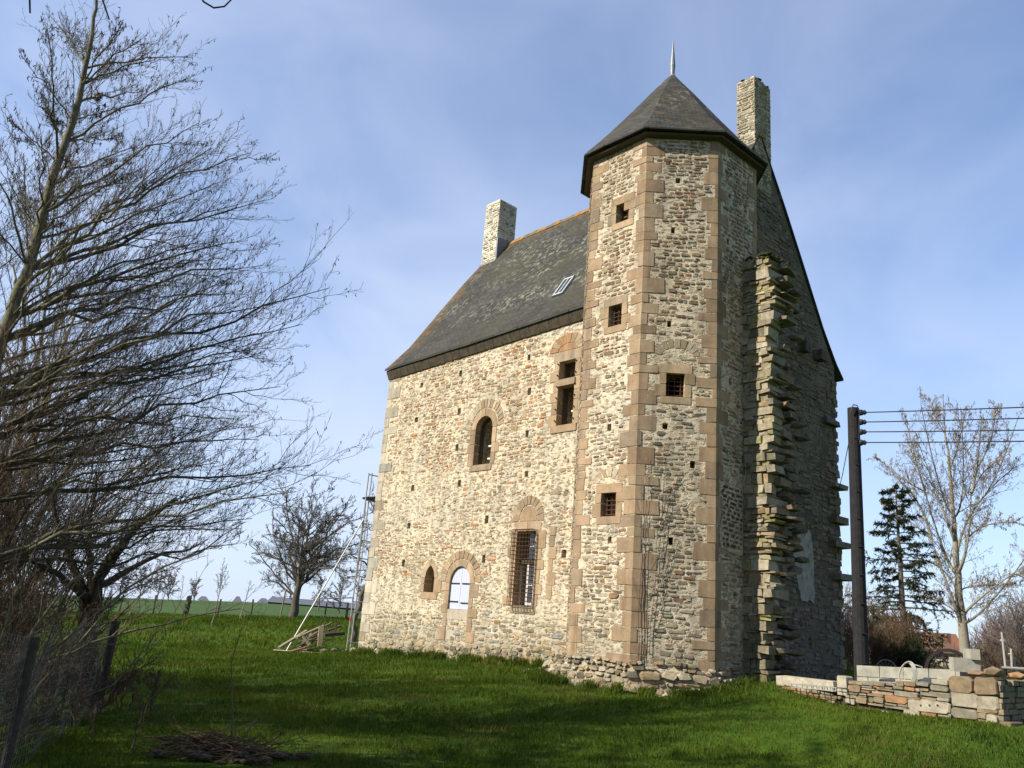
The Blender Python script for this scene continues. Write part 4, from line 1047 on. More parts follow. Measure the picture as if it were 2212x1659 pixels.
# spall behind the torn end, against the gable
for _ in range(150):
    z = random.uniform(.5, 10); sb.rock((random.uniform(13.9, float(np.interp(z, zt, xe)) - .05), random.uniform(1.0, 1.9), z), (.22, .22, .1), 1, pick(PALG))
stub = sb.build('wall_stub', [M_MORTAR, M_STONE], house); stub['label'] = 'torn off toothed stub of a vanished wall'
mo = MB()
for _ in range(220): mo.rock((random.uniform(14.05, 14.85), random.uniform(.4, 1.25), 10.46 + random.uniform(-.06, .08)), (.06, .06, .05), 0)
for _ in range(30):
    z = random.uniform(1, 10); mo.rock((float(np.interp(z, zt, xe)) + random.uniform(-.1, .15), random.uniform(.8, 1.2), z), (.07, .07, .04), 0)
tag(mo.build('moss', M_MOSS, stub), kind='stuff')
#@@PART3

# ------------------------------------------------------------------ bare trees
def limb(a, b, sag=.0, n=9, wob=.03, lift=.0):
    """curved limb from a to b: sag < 0 bows it downward in the middle, so the tip turns up"""
    a, b = np.array(a, float), np.array(b, float); L = np.linalg.norm(b - a); t = np.linspace(0, 1, n)[:, None]
    mid = (a + b) / 2 + np.array([0, 0, sag * L])
    p = (1 - t) ** 2 * a + 2 * t * (1 - t) * mid + t * t * b
    w = RNG.normal(0, wob * L / 3, (n, 3)); w[0] = 0; return p + w * np.sin(PI * np.minimum(t * 1.2, 1)) ** .5
def taper(n, r0, r1, k=1.0): return r0 + (r1 - r0) * np.linspace(0, 1, n) ** k
TWIG = (.075, .064, .048); ALD = (.125, .110, .085); OLIVE = (.135, .122, .074); GREYB = (.20, .185, .15); BROWN = (.108, .082, .057); RUST = (.120, .083, .055)
def grow(tr, cr, Pt, R, levels, cols, into_trunk=0):
    """levels: list of kids() keyword dicts; level k goes into the trunk mesh while k < into_trunk"""
    out_ = []
    for k, lv in enumerate(levels):
        lv = dict(lv); sides = lv.pop('sides', 3); cone = lv.pop('cone', 0)
        K, KR, KL = kids(Pt, R, **lv)
        (tr if k < into_trunk else cr).add(K, KR, sides, cols[min(k, len(cols) - 1)])
        if cone:
            pick_ = RNG.uniform(0, 1, len(K)) < cone; q = K[pick_, -1]
            pts = np.stack([q, q + RNG.normal(0, .012, q.shape) + [0, 0, -.03], q + RNG.normal(0, .02, q.shape) + [0, 0, -.05]], 1)
            cr.add(pts, np.tile([.005, .0075, .003], (len(q), 1)), 3, (.045, .032, .022))
        Pt, R = K, KR
        if k + 1 < len(levels): levels[k + 1] = dict(levels[k + 1], L=KL * levels[k + 1]['L'])
def finish_tree(t, tr, cr, off):
    tr.build('trunk', M_BARK, t, off); cr.build('crown', M_TWIG, t, off)
def gpt(x, y, dz=0.0): return np.array([x, y, float(gz(x, y)) + dz])

# the big alder whose crown fills the left of the picture
def alder():
    b = gpt(-7.15, 10.95, -.1); t = thing('alder_tree', 'tallest bare alder with long twiggy limbs reaching towards the manor', 'tree', b, 0, 'bare trees along the wire fence')
    tr, cr = Tubes(), Tubes()
    st = np.array([b, P(-95, 1100, 13.0), P(-40, 880, 13), P(0, 740, 13), P(60, 580, 13), P(110, 400, 13.1), P(160, 260, 13.1), P(185, 150, 13.1), P(205, 40, 13.1), P(215, -40, 13.1)])
    zz = np.linspace(0, 1, 28); k = np.linspace(0, 1, len(st)); stem = np.stack([np.interp(zz, k, st[:, i]) for i in range(3)], 1); stem += RNG.normal(0, .012, stem.shape)
    sr = taper(28, .125, .016, .9); tr.add(stem, sr, 8, OLIVE)
    tips = [(262, 55), (330, 130), (300, 200), (405, 170), (430, 265), (458, 320), (470, 395), (540, 330), (520, 440), (572, 432), (535, 520), (440, 520), (558, 575), (500, 600), (520, 660), (712, 622), (655, 700), (600, 655), (575, 765), (520, 735), (606, 835), (450, 800), (500, 905), (560, 950), (470, 1000), (672, 1005), (640, 1062), (590, 1030), (545, 1120), (510, 1175), (430, 1120), (300, 90), (380, 330), (330, 450), (400, 620), (360, 760), (130, 60), (60, 140), (20, 260), (90, 300), (40, 420), (250, 300), (240, 520), (280, 640), (330, 900), (400, 980)]
    tips += [(RNG.uniform(-120, 430), RNG.uniform(120, 1150)) for _ in range(18)] + [(RNG.uniform(60, 150 + py * .62), py) for py in RNG.uniform(40, 560, 16)] + [(RNG.uniform(260, 590), py) for py in RNG.uniform(620, 1170, 8)]
    LP, LR = [], []
    for px, py in tips:
        q = P(px, py, 13 + RNG.uniform(-1.7, 1.9)); h = math.hypot(*(q - stem[14])[:2]); f = .72 if py < 620 else (.52 if py < 850 else .28)
        z = np.clip(q[2] - f * h - RNG.uniform(0, .3), .7, 9.9); i = int(np.argmin(abs(stem[:, 2] - z))); L = np.linalg.norm(q - stem[i])
        LP.append(limb(stem[i], q, RNG.uniform(.0, .13), 10, .05)); LR.append(taper(10, min(sr[i] * .5, .0075 * L + .006), .005))
    LP, LR = np.array(LP), np.array(LR); tr.add(LP, LR, 5, OLIVE)
    LL = np.linalg.norm(LP[:, -1] - LP[:, 0], axis=1)
    grow(tr, cr, LP, LR, [dict(per=15, t0=.2, t1=.98, a0=.25, a1=.75, L=LL * .42, up=.10, m=8, slim=.008, rmin=.0036, bend=.16, curl=.26, taper=.55),
                          dict(per=10, t0=.1, t1=1, a0=.3, a1=.8, L=.40, up=.12, m=4, slim=.009, rmin=.0026, bend=.2, curl=.18),
                          dict(per=5, t0=.15, t1=1, a0=.4, a1=1.0, L=.42, up=.18, m=3, slim=.012, rmin=.0021, bend=.2, curl=.2, cone=.07)], [ALD, ALD, ALD])
    # thin whips on the stem itself
    grow(tr, cr, stem[None, 6:], sr[None, 6:], [dict(per=34, t0=.0, t1=1, a0=.4, a1=1.0, L=2.0, up=.4, m=6, slim=.006, rmin=.0035, bend=.2, curl=.12, taper=.6),
                          dict(per=8, t0=.1, t1=1, a0=.4, a1=.9, L=.35, up=.2, m=4, slim=.01, rmin=.0026), dict(per=3, t0=.15, t1=1, a0=.4, a1=1.0, L=.4, m=3, rmin=.0021)], [ALD])
    finish_tree(t, tr, cr, b)
alder()

def stemmed(name, label, cat, base, stems, levels, cols, col0, r0, group=None, sides=6):
    """a tree or shrub of several stems, each a list of points"""
    t = thing(name, label, cat, base, 0, group); tr, cr = Tubes(), Tubes()
    SP, SR = [], []
    for s, r in zip(stems, r0):
        s = np.array(s); k = np.linspace(0, 1, len(s)); q = np.linspace(0, 1, 12)
        SP.append(np.stack([np.interp(q, k, s[:, i]) for i in range(3)], 1) + RNG.normal(0, .015, (12, 3)) * (q[:, None] > 0)); SR.append(taper(12, r, max(.005, r * .15)))
    SP, SR = np.array(SP), np.array(SR); tr.add(SP, SR, sides, col0)
    LL = np.linalg.norm(SP[:, -1] - SP[:, 0], axis=1)
    levels[0] = dict(levels[0], L=LL * levels[0]['L'])
    grow(tr, cr, SP, SR, levels, cols)
    finish_tree(t, tr, cr, base); return t
def lv(per, L, rmin, m=4, a=(.35, .9), up=.12, t0=.15, slim=.011, bend=.2, curl=.12, **k): return dict(per=per, L=L, rmin=rmin, m=m, a0=a[0], a1=a[1], up=up, t0=t0, t1=1.0, slim=slim, bend=bend, curl=curl, **k)

# pale multi stemmed alder behind it
b = gpt(-9.6, 14.2, -.1)
stemmed('alder_tree', 'pale multi stemmed bare alder behind the tallest one', 'tree', b,
        [[b, P(0, 1100, 17), P(40, 950, 17), P(80, 780, 17.2), P(105, 600, 17.2), P(120, 430, 17)], [b, P(20, 1180, 16.6), P(60, 1000, 16.6), P(100, 850, 16.5), P(150, 700, 16), P(230, 560, 15.6)],
         [b, P(-40, 1150, 17), P(10, 980, 17.5), P(50, 800, 17.6), P(60, 560, 17.6), P(50, 330, 17.5)], [b, P(30, 1250, 16.5), P(120, 1050, 16.5), P(220, 900, 16), P(340, 780, 16)],
         [b, P(-10, 1200, 17), P(-60, 900, 17.5), P(-60, 600, 17.5), P(-20, 300, 17.5)], [b, P(60, 1270, 16.5), P(170, 1120, 17), P(300, 1000, 17.5), P(420, 930, 17.5)]],
        [lv(24, .34, .006, 6), lv(9, .40, .0045), lv(5, .42, .0035, 3, cone=.08)], [GREYB, TWIG, TWIG], (.27, .245, .19), [.07, .07, .065, .055, .06, .05], 'bare trees along the wire fence')

# old pollard standing by the end of the wire fence
b = gpt(*P(200, 1548, 14.5)[:2], -.1)
stemmed('pollard_tree', 'stout dark bare tree standing at the end of the wire fence', 'tree', b,
        [[b, P(196, 1450, 14.5), P(190, 1345, 14.5), P(200, 1275, 14.5), P(240, 1200, 14.3), P(300, 1130, 14), P(380, 1080, 13.6)], [b, P(192, 1450, 14.5), P(188, 1345, 14.5), P(180, 1270, 14.6), P(140, 1180, 15), P(110, 1060, 15)],
         [P(192, 1300, 14.5), P(200, 1240, 14.8), P(190, 1150, 15), P(210, 1020, 15)], [P(195, 1280, 14.5), P(260, 1240, 15), P(340, 1200, 15.5), P(430, 1180, 16)], [P(190, 1290, 14.5), P(120, 1240, 14), P(40, 1190, 13.6)]],
        [lv(22, .34, .006, 6, a=(.4, 1.0)), lv(9, .42, .0045), lv(5, .42, .0034, 3)], [TWIG], (.075, .062, .042), [.17, .15, .08, .07, .07], 'bare trees along the wire fence', 8)

# hazel stems leaning out over the fence
b = gpt(-5.6, 8.7, -.1)
stemmed('hazel_shrub', 'hazel with long light stems leaning right across the wire fence', 'shrub', b,
        [[b, P(20, 1560, 10), P(90, 1440, 10), P(180, 1340, 10.2), P(300, 1255, 10.4), P(440, 1180, 10.6), P(530, 1128, 10.8)], [b, P(60, 1500, 10.3), P(160, 1400, 10.5), P(270, 1365, 10.8), P(400, 1335, 11), P(520, 1312, 11.3)],
         [b, P(0, 1500, 10), P(60, 1390, 10), P(130, 1280, 10), P(240, 1180, 10.2), P(330, 1090, 10.4)], [b, P(-20, 1450, 10), P(20, 1320, 10), P(80, 1180, 10), P(120, 1050, 10.1)],
         [b, P(30, 1600, 9.8), P(150, 1520, 9.6), P(260, 1470, 9.5), P(330, 1400, 9.4)], [b, P(40, 1540, 9.9), P(110, 1450, 9.9), P(220, 1330, 9.8), P(260, 1290, 9.8)]],
        [lv(15, .30, .0035, 6, curl=.06), lv(6, .45, .0026), lv(3, .4, .002, 3)], [(.13, .10, .06), BROWN, BROWN], (.17, .145, .085), [.030, .024, .024, .024, .016, .02], None, 5)

# thicket of brown brushwood along the fence
def thicket(label, x, y, h, n, col, spread=1.1, out=.5):
    b = gpt(x, y, -.05); st = []
    for i in range(n):
        a = RNG.uniform(0, 2 * PI); q = b + [RNG.normal(0, .45), RNG.normal(0, .45), 0]; l = h * RNG.uniform(.6, 1.1); o = np.array([math.cos(a), math.sin(a), 0]) * RNG.uniform(.1, spread) * out * l
        st.append([q, q + o * .3 + [0, 0, l * .45], q + o * .7 + [0, 0, l * .8], q + o * 1.2 + [0, 0, l]])
    stemmed('brushwood_shrub', label, 'shrub', b, st, [lv(13, .42, .0045, 5), lv(7, .5, .0035, 4), lv(4, .45, .0028, 3)], [col, col, col], (.12, .085, .05), list(RNG.uniform(.010, .022, n)), 'brown shrubs along the wire fence', 4)
thicket('brown twiggy shrub nearest the camera at the left edge', -7.3, 8.2, 3.4, 26, BROWN)
thicket('rust brown shrub under the tallest alder', -7.7, 10.8, 4.6, 28, RUST)
thicket('tall brown thicket behind the wire mesh', -7.8, 13.4, 4.8, 30, BROWN)
thicket('brown shrub behind the stout tree at the fence end', -9.2, 16.4, 4.4, 26, RUST)
thicket('dense brown shrub below the pale alder stems', -10.4, 14.6, 5.4, 28, BROWN)
thicket('low bramble tangle at the foot of the stout fence tree', -5.5, 12.6, .8, 22, BROWN, 1.2, .6)
thicket('low bramble tangle growing through the near wire mesh', -5.3, 10.0, .8, 22, BROWN, 1.2, .6)
thicket('dead bracken coloured tangle behind the near fence post', -6.4, 10.8, 1.6, 28, RUST, 1.1, .6)

# trees of the hedge line beside the viewpoint: they shade the near grass and one branch hangs into view
def side_tree(label, x, y, h, spread, r, nl=16, cone=0.0):
    b = gpt(x, y, -.1); t = thing('hedge_tree', label, 'tree', b, 0, 'trees of the hedge beside the viewpoint'); tr, cr = Tubes(), Tubes()
    st = b + np.stack([RNG.normal(0, .06, 14).cumsum() * .5, RNG.normal(0, .06, 14).cumsum() * .5, np.linspace(0, h, 14)], 1); sr = taper(14, r, .02)
    tr.add(st, sr, 7, OLIVE)
    K, KR, KL = kids(st[None], sr[None], nl, .18, 1, .6, 1.2, spread, .25, 8, .014, .01, .2, .12, .5); tr.add(K, KR, 4, OLIVE)
    grow(tr, cr, K, KR, [lv(13, .36, .015, 5) | {'L': KL * .36}, lv(9, .45, .012, 4), lv(5, .5, .011, 3)], [TWIG])
    finish_tree(t, tr, cr, b)
side_tree('tall bare hedge tree just outside the picture, its crown showing at the top left corner', -8.9, 7.4, 10.5, 3.6, .15, 20)
side_tree('broad bare hedge tree out of frame to the left, shading the near grass', -10.5, 5.2, 10.5, 4.5, .20, 24)
side_tree('tallest bare hedge tree out of frame left of the viewpoint', -10.5, 2.8, 13.0, 5.0, .24, 30)
side_tree('bare hedge tree out of frame behind the viewpoint', -9.0, .4, 13.0, 5.2, .20, 30)
side_tree('bare hedge tree furthest back along the hedge', -7.5, -2.4, 12.5, 5.0, .18, 28)
side_tree('bare hedge tree in the second row of the hedge', -13.5, 1.6, 14.0, 5.0, .22, 26)
tw = thing('overhanging_branch', 'dark twigs dangling into the top left of the sky', 'branch', P(240, -60, 6)); tr = Tubes()
for pts in ([P(60, -60, 6), P(64, -10, 6), P(65, 28, 6)], [P(200, -80, 6), P(222, 0, 6), P(236, 42, 6)], [P(425, -20, 6), P(440, 4, 6), P(462, 17, 6), P(485, 14, 6), P(503, -4, 6), P(520, -25, 6)],
            [(-8.9, 7.4, 6.2), (-6.5, 5.6, 6.5), P(-200, -160, 5.6), P(0, -90, 5.9), P(200, -80, 6), P(425, -20, 6), P(520, -25, 6.1), P(700, -70, 6.2)], [P(60, -60, 6), P(60, -85, 6)]):
    pts = np.array(pts); tr.add(pts, taper(len(pts), .008, .006), 5, (.05, .042, .035))
tr.build('twigs', M_TWIG, tw, P(240, -60, 6))

# generic free standing bare tree for the distance
def bare_tree(name, label, base, h, spread, r, fork=.3, nl=9, rmin=.012, col=TWIG, group=None, lean=(0, 0), ang=(.45, 1.05), dens=1.0, lv3=True, barkc=OLIVE, crown_up=.2, twist=.06):
    b = np.array(base, float); t = thing(name, label, 'tree', b, 0, group); tr, cr = Tubes(), Tubes()
    n = 12; top = b + [lean[0], lean[1], h * .92]; st = limb(b, top, 0, n, twist * .4); sr = taper(n, r, r * .12, .8); tr.add(st, sr, 8, barkc)
    K, KR, KL = kids(st[None], sr[None], nl, fork, 1, ang[0], ang[1], spread, crown_up, 9, .022, rmin * 1.6, twist * 4, .12, .45)
    K = K + RNG.normal(0, twist * .25 * spread / 3, K.shape) * np.linspace(0, 1, 9)[None, :, None]
    tr.add(K, KR, 5, barkc)
    L = [lv(int(9 * dens), .42, rmin * 1.1, 5, a=(.4, 1.1)) | {'L': KL * .42}, lv(int(7 * dens), .48, rmin, 4, a=(.4, 1.1))]
    if lv3: L.append(lv(5, .5, rmin * .8, 3, a=(.4, 1.1)))
    grow(tr, cr, K, KR, L, [col]); finish_tree(t, tr, cr, b); return t
def base_at(px, py, d): q = P(px, py, d); return gpt(q[0], q[1], -.1)
bare_tree('walnut_tree', 'wide rounded bare tree standing alone in the field left of the manor', base_at(632, 1327, 58), 6.5, 5.2, .32, .19, 36, .013, (.12, .108, .092), None, (.3, 0), (.6, 1.4), 1.5, True, (.075, .065, .05), .22, .09)
bare_tree('crooked_tree', 'small crooked bare tree behind the scaffolding at the manor corner', base_at(756, 1400, 37), 6.0, 2.7, .15, .35, 10, .009, (.11, .095, .08), None, (.5, .3), (.5, 1.2), 1.1, True, (.10, .085, .065), .1, .15)
FT = 'bare trees on the far field edge'
for px, d, h, sp, lab in ((338, 120, 5.0, 2.4, 'dark bushy bare tree on the skyline behind the alder twigs'), (362, 130, 3.8, 1.9, 'rounded bare tree on the skyline next to the dark bushy one'), (418, 140, 3.2, 1.7, 'low pale bare tree on the skyline left of the sapling'), (300, 135, 4.2, 2.0, 'bare tree on the skyline half hidden behind the pollard branches'), (255, 130, 5, 2.3, 'bare tree on the skyline just right of the stout fence tree'),
                          (690, 125, 4.6, 2.4, 'hazy bare tree on the skyline above the barn roof'), (735, 110, 4.4, 2.3, 'hazy bare tree on the skyline behind the scaffold strut'), (775, 120, 4.4, 2.2, 'hazy bare tree on the skyline behind the scaffold tower')):
    q = P(px, 1300, d); bare_tree('field_tree', lab, gpt(q[0], q[1], -.2), h, sp, .12, .14, 18, .020, (.20, .185, .18), FT, (0, 0), (.5, 1.3), 1.2, True, (.15, .135, .125))
bare_tree('sapling', 'young bare tree with a fan shaped crown standing in front of the field fence', base_at(457, 1352, 42), 2.75, .95, .045, .5, 9, .006, (.13, .115, .10), None, (.15, 0), (.25, .7), 1.0, False, (.20, .16, .11))
for k, (px, py0, py1, d, rad, lab) in enumerate(((345.0, 1185, 1328, 55, .06, None), (521, 1282, 1337, 54, .05, 'thin pale stake carrying a young sapling top'))):
    q0 = base_at(px - 3, py1, d)
    if k == 0: bare_tree('sapling', 'slim bare sapling on the fence line right of the alder twigs', q0, 2.9, .8, .05, .55, 7, .010, (.12, .10, .08), None, (.3, 0), (.3, .8), .8, False, (.14, .11, .08))
    else: bare_tree('sapling', lab, q0, 2.3, .5, .05, .7, 5, .008, (.16, .14, .12), None, (.28, 0), (.3, .7), .7, False, (.26, .21, .14))
# field fence posts
for px, py, h, rad, lab in ((330, 1328, 1.25, .06, 'weathered fence post right of the alder, first visible in the row'), (403, 1324, 1.3, .12, 'thick ivy grown fence post in the field fence'), (469, 1327, 1.15, .07, 'fence post just right of the fan shaped sapling'),
                            (541, 1333, 1.15, .07, 'dark fence post right of the thin pale stake'), (701, 1331, 1.1, .055, 'leaning fence post right of the walnut tree'), (748, 1334, 1.2, .09, 'thick fence post beside the scaffold leg'), (255, 1330, 1.2, .06, 'fence post half hidden behind the hazel stems')):
    b = base_at(px, py, 56 if px < 500 else 59); mb = MB(); tp_ = b + [random.uniform(-.08, .1), 0, h]
    mb.bar(b, tp_, rad, 7, 0, (.10, .085, .065), rad * .85)
    if rad > .1:
        for _ in range(60): mb.rock(b + np.array([random.uniform(-.13, .13), random.uniform(-.13, .13), random.uniform(.0, h * .95)]), (.06, .06, .07), 0, (.07, .06, .04))
    o = mb.build('fence_post', M_BARK); tag(o, lab, 'fence post', 'fence posts along the far field')
b = base_at(606, 1327, 57); mb = MB(); mb.bar(b, b + [.12, 0, 1.9], .05, 7, 0, (.22, .17, .10)); tag(mb.build('stake', M_BARK), 'light wooden stake leaning against the walnut trunk', 'stake')

# wire mesh fence on the left
fp0, fp1 = P(205, 1550, 13.6), P(40, 1662, 9.6); A_, B_ = gpt(fp0[0], fp0[1]), gpt(fp1[0], fp1[1]); dirf = (B_ - A_) / np.linalg.norm(B_ - A_)
C_ = gpt(*(B_ + dirf * 1.5)[:2]); ff = thing('wire_fence', 'sagging grey wire mesh fence on round posts under the alders', 'fence', A_)
mb = MB(); N_ = int(np.linalg.norm((C_ - A_)[:2]) / .07); H_ = 1.28
def fpt(t, z): q = A_ + (C_ - A_) * t; return (q[0] + .03 * math.sin(t * 30 + z * 4), q[1], float(gz(q[0], q[1])) + z * (1 - .05 * math.sin(t * 9) ** 2))
for i in range(N_ + 1):
    t = i / N_; mb.bar(fpt(t, .02), fpt(t, H_ * .5), .0017, 3); mb.bar(fpt(t, H_ * .5), fpt(t, H_), .0017, 3)
for k in range(17):
    for i in range(24): mb.bar(fpt(i / 24, .02 + (H_ - .02) * k / 16), fpt((i + 1) / 24, .02 + (H_ - .02) * k / 16), .0018, 3)
mb.build('wire_mesh', M_MESH, ff, A_)
for t, r, h in ((0, .07, 1.25), (.84, .045, 1.2)):
    mb = MB(); q = fpt(t, 0); mb.bar((q[0], q[1], q[2] - .2), (q[0] + .03, q[1], q[2] + h), r, 8, 0, (.07, .055, .04), r * .9); mb.build('post', M_BARK, ff, A_)

# brush heap in the near grass
q = P(470, 1636, 10.2); b = gpt(q[0], q[1]); t = thing('brush_heap', 'low heap of dead twigs and dark soil in the near grass', 'brush heap', b)
mb = MB()
for _ in range(60): mb.rock((b[0] + RNG.normal(0, .33), b[1] + RNG.normal(0, .18), b[2] + random.uniform(-.02, .08)), (.10, .08, .035), 0, (.055, .042, .028))
mb.build('soil', M_BARK, t, b); tr = Tubes()
for _ in range(230):
    p0 = b + [RNG.normal(0, .33), RNG.normal(0, .20), RNG.uniform(.02, .18)]; a = RNG.normal(0, .5) + (PI if RNG.uniform() < .5 else 0); l = RNG.uniform(.12, .5); up = RNG.uniform(-.1, .35)
    d_ = np.array([math.cos(a), math.sin(a) * .7, up]); c_ = RNG.normal(0, .28, 3)
    s_ = np.linspace(0, 1, 5)[:, None]; tr.add(p0 + d_ * l * s_ + c_ * l * s_ * s_, taper(5, RNG.uniform(.003, .009), .002), 4, (.10, .065, .04), .6)
for pts in ([(-.55, 0, .05), (-.1, .05, .22), (.3, .05, .16), (.75, .1, .05)], [(.0, -.1, .2), (.18, -.14, .12), (.2, -.2, .02), (.45, -.3, .02)], [(.1, .1, .1), (.05, .1, .5), (-.05, .12, .95), (.0, .15, 1.35)], [(.15, .05, .1), (.3, .1, .35), (.42, .12, .55)], [(.5, 0, .05), (.62, .02, .3)], [(.2, 0, .1), (.1, 0, .4)]):
    pp_ = np.array(pts) + b; tr.add(pp_, taper(len(pts), .012, .004), 5, (.15, .11, .06))
tr.build('twigs', M_TWIG, t, b)

# ------------------------------------------------------------------ scaffolding, debris
b = gpt(*P(750, 1408, 32.4)[:2]); sc = thing('scaffold_tower', 'aluminium scaffold tower with a long outrigger strut at the manor corner', 'scaffolding', b)
def SP(px, py, d=32.4): return P(px, py, d)
u_top, u_bot = SP(797, 1022), SP(749, 1402); v_top, v_bot = SP(804, 1022, 33.4), SP(757, 1400, 33.4)
mb = MB()
for a_, c_ in ((u_top, u_bot), (SP(790, 1085), SP(770, 1250)), (v_top, v_bot)): mb.bar(a_, c_, .027, 7)
mb.bar(u_bot, SP(744, 1410), .03, 7); mb.bar(SP(870, 1020, 33.6), SP(850, 1398, 33.6), .027, 7)
mb.build_each('upright', M_ALU, sc, b)
mb = MB()
for y, dx, rise in ((1025, 50, 10), (1080, 50, 11), (1167, 50, 8), (1130, 50, 10), (1205, 45, 8), (1232, 50, -1), (1322, 50, 3), (1300, 45, 2), (1388, 40, 3)):
    x = 797 - (y - 1022) * 48 / 380; mb.bar(SP(x, y), SP(x + dx, y + rise, 33.0), .022, 6)
mb.bar(SP(782, 1150), SP(835, 1118, 33), .018, 6); mb.bar(SP(795, 1130), SP(790, 1200), .016, 6)
mb.build_each('rung', M_ALU, sc, b)
mb = MB(); mb.bar(SP(787, 1119), SP(617, 1409, 31.2), .026, 8); mb.build('outrigger', M_ALU, sc, b)
mb = MB(); mb.bar(SP(682, 1294, 31.7), SP(762, 1291), .022, 6); mb.build('tie_bar', M_ALU, sc, b)
mb = MB(); q0, q1, q2, q3 = SP(783, 1074), SP(840, 1070, 32.6), SP(840, 1092, 34.2), SP(790, 1077, 34.0)
mb.add([q0, q1, q2, q3] + [x - np.array([0, 0, .06]) for x in (q0, q1, q2, q3)], [(0, 1, 2, 3), (7, 6, 5, 4), (0, 4, 5, 1), (1, 5, 6, 2), (2, 6, 7, 3), (3, 7, 4, 0)]); mb.build('platform', M_BARNW, sc, b)
mb = MB(); mb.bar(SP(757.8, 1332), SP(756.8, 1341), .034, 8); mb.bar(SP(773.4, 1212), SP(772.6, 1219), .033, 8); mb.build_each('red_collar', M_RED, sc, b)

GP = 'timbers of the heap by the scaffolding'; GS = 'loose stones at the foot of the scaffolding'
pls = [((rx_, ry_, 30.9 + .2 * (k_ % 3)), (rx_ + dx_, ry_ - dy_, 31.2 + .15 * (k_ % 4)), .07 + .03 * (k_ % 3), .03, 'short broken boards jumbled in the middle of the debris heap')
       for k_, (rx_, ry_, dx_, dy_) in enumerate(((640, 1398, 34, 16), (652, 1396, 22, 30), (664, 1398, 30, 8), (646, 1386, 44, 4), (672, 1392, 18, 26), (630, 1400, 26, 8), (660, 1382, 40, 12), (684, 1390, 26, -4), (655, 1404, 36, 4), (668, 1376, 20, 14), (696, 1386, 24, 6), (640, 1404, 20, 14)))] + [((590, 1405, 30.2), (692, 1411, 30.2), .13, .04, 'pale plank lying flat at the front of the debris heap'), ((603, 1399, 30.6), (663, 1362, 31.4), .11, .05, 'long timber sloping up at the left side of the debris heap'), ((640, 1378, 30.8), (700, 1352, 31.6), .12, .06, 'grey beam lying across the top of the heap'),
       ((655, 1388, 30.6), (708, 1368, 31.5), .10, .05, 'broken timber across the middle of the heap'), ((690, 1398, 30.8), (694, 1353, 31),   .15, .12, 'weathered stump post standing upright in the heap'), ((662, 1375, 31.8), (718, 1345, 32.2), .07, .05, 'thin lath poking out behind the heap'),
       ((700, 1372, 31.2), (742, 1368, 31.6), .16, .12, 'dark squared beam at the right of the heap'), ((708, 1362, 31.4), (735, 1352, 32), .10, .05, 'dark board stacked on the squared beam'), ((625, 1408, 30.1), (670, 1396, 30.4), .10, .04, 'reddish broken board at the foot of the heap'), ((650, 1370, 31), (670, 1395, 30.4), .09, .05, 'short splintered piece leaning against the grey beam'), ((724, 1366, 31.3), (727, 1345, 31.3), .05, .05, 'small dark peg sticking up from the squared beam')]
for a_, c_, w_, th_, lab in pls:
    p0, p1 = P(*a_), P(*c_); d_ = Vector(p1 - p0); L_ = d_.length; d_.normalize()
    sd = d_.cross(Vector((0, 0, 1))); sd = sd.normalized() if sd.length > .1 else Vector((1, 0, 0)); nn = sd.cross(d_).normalized()
    R_ = Matrix((sd, nn, d_)).transposed(); mb = MB(); k = random.uniform(.5, 1.1)
    col = (.24 * k, .195 * k, .135 * k) if 'dark' not in lab else (.07, .055, .045)
    if 'pale' in lab: col = (.42, .36, .26)
    if 'reddish' in lab: col = (.30, .17, .10)
    mb.box((-w_ / 2, -th_ / 2, 0), (w_ / 2, th_ / 2, L_), 0, col, .012, R_); o = mb.build('plank', M_WOOD); o.location = tuple(p0); tag(o, lab, 'timber', GP)
for px, py, d, s, lab in ((700, 1402, 30.8, .16, 'mossy loose stones in front of the timber heap'), (712, 1398, 31, .14, 'mossy loose stones in front of the timber heap'), (722, 1395, 31.2, .17, 'mossy loose stones in front of the timber heap'), (733, 1390, 31.4, .15, 'mossy loose stones in front of the timber heap'), (742, 1394, 31.4, .13, 'mossy loose stones in front of the timber heap'),
                        (764, 1406, 31.0, .2, 'pale angular stones at the very corner of the manor'), (778, 1408, 30.9, .22, 'pale angular stones at the very corner of the manor'), (770, 1410, 30.6, .13, 'pale angular stones at the very corner of the manor'), (788, 1409, 30.6, .14, 'pale angular stones at the very corner of the manor')):
    q = P(px, py, d); b2 = gpt(q[0], q[1], s * .35); mb = MB(); mb.rock((0, 0, 0), (s, s, s * .75), 0, (.16, .15, .09) if 'mossy' in lab else (.42, .37, .27)); o = mb.build('loose_stone', M_STONE); o.location = tuple(b2); tag(o, lab, 'stone', GS)

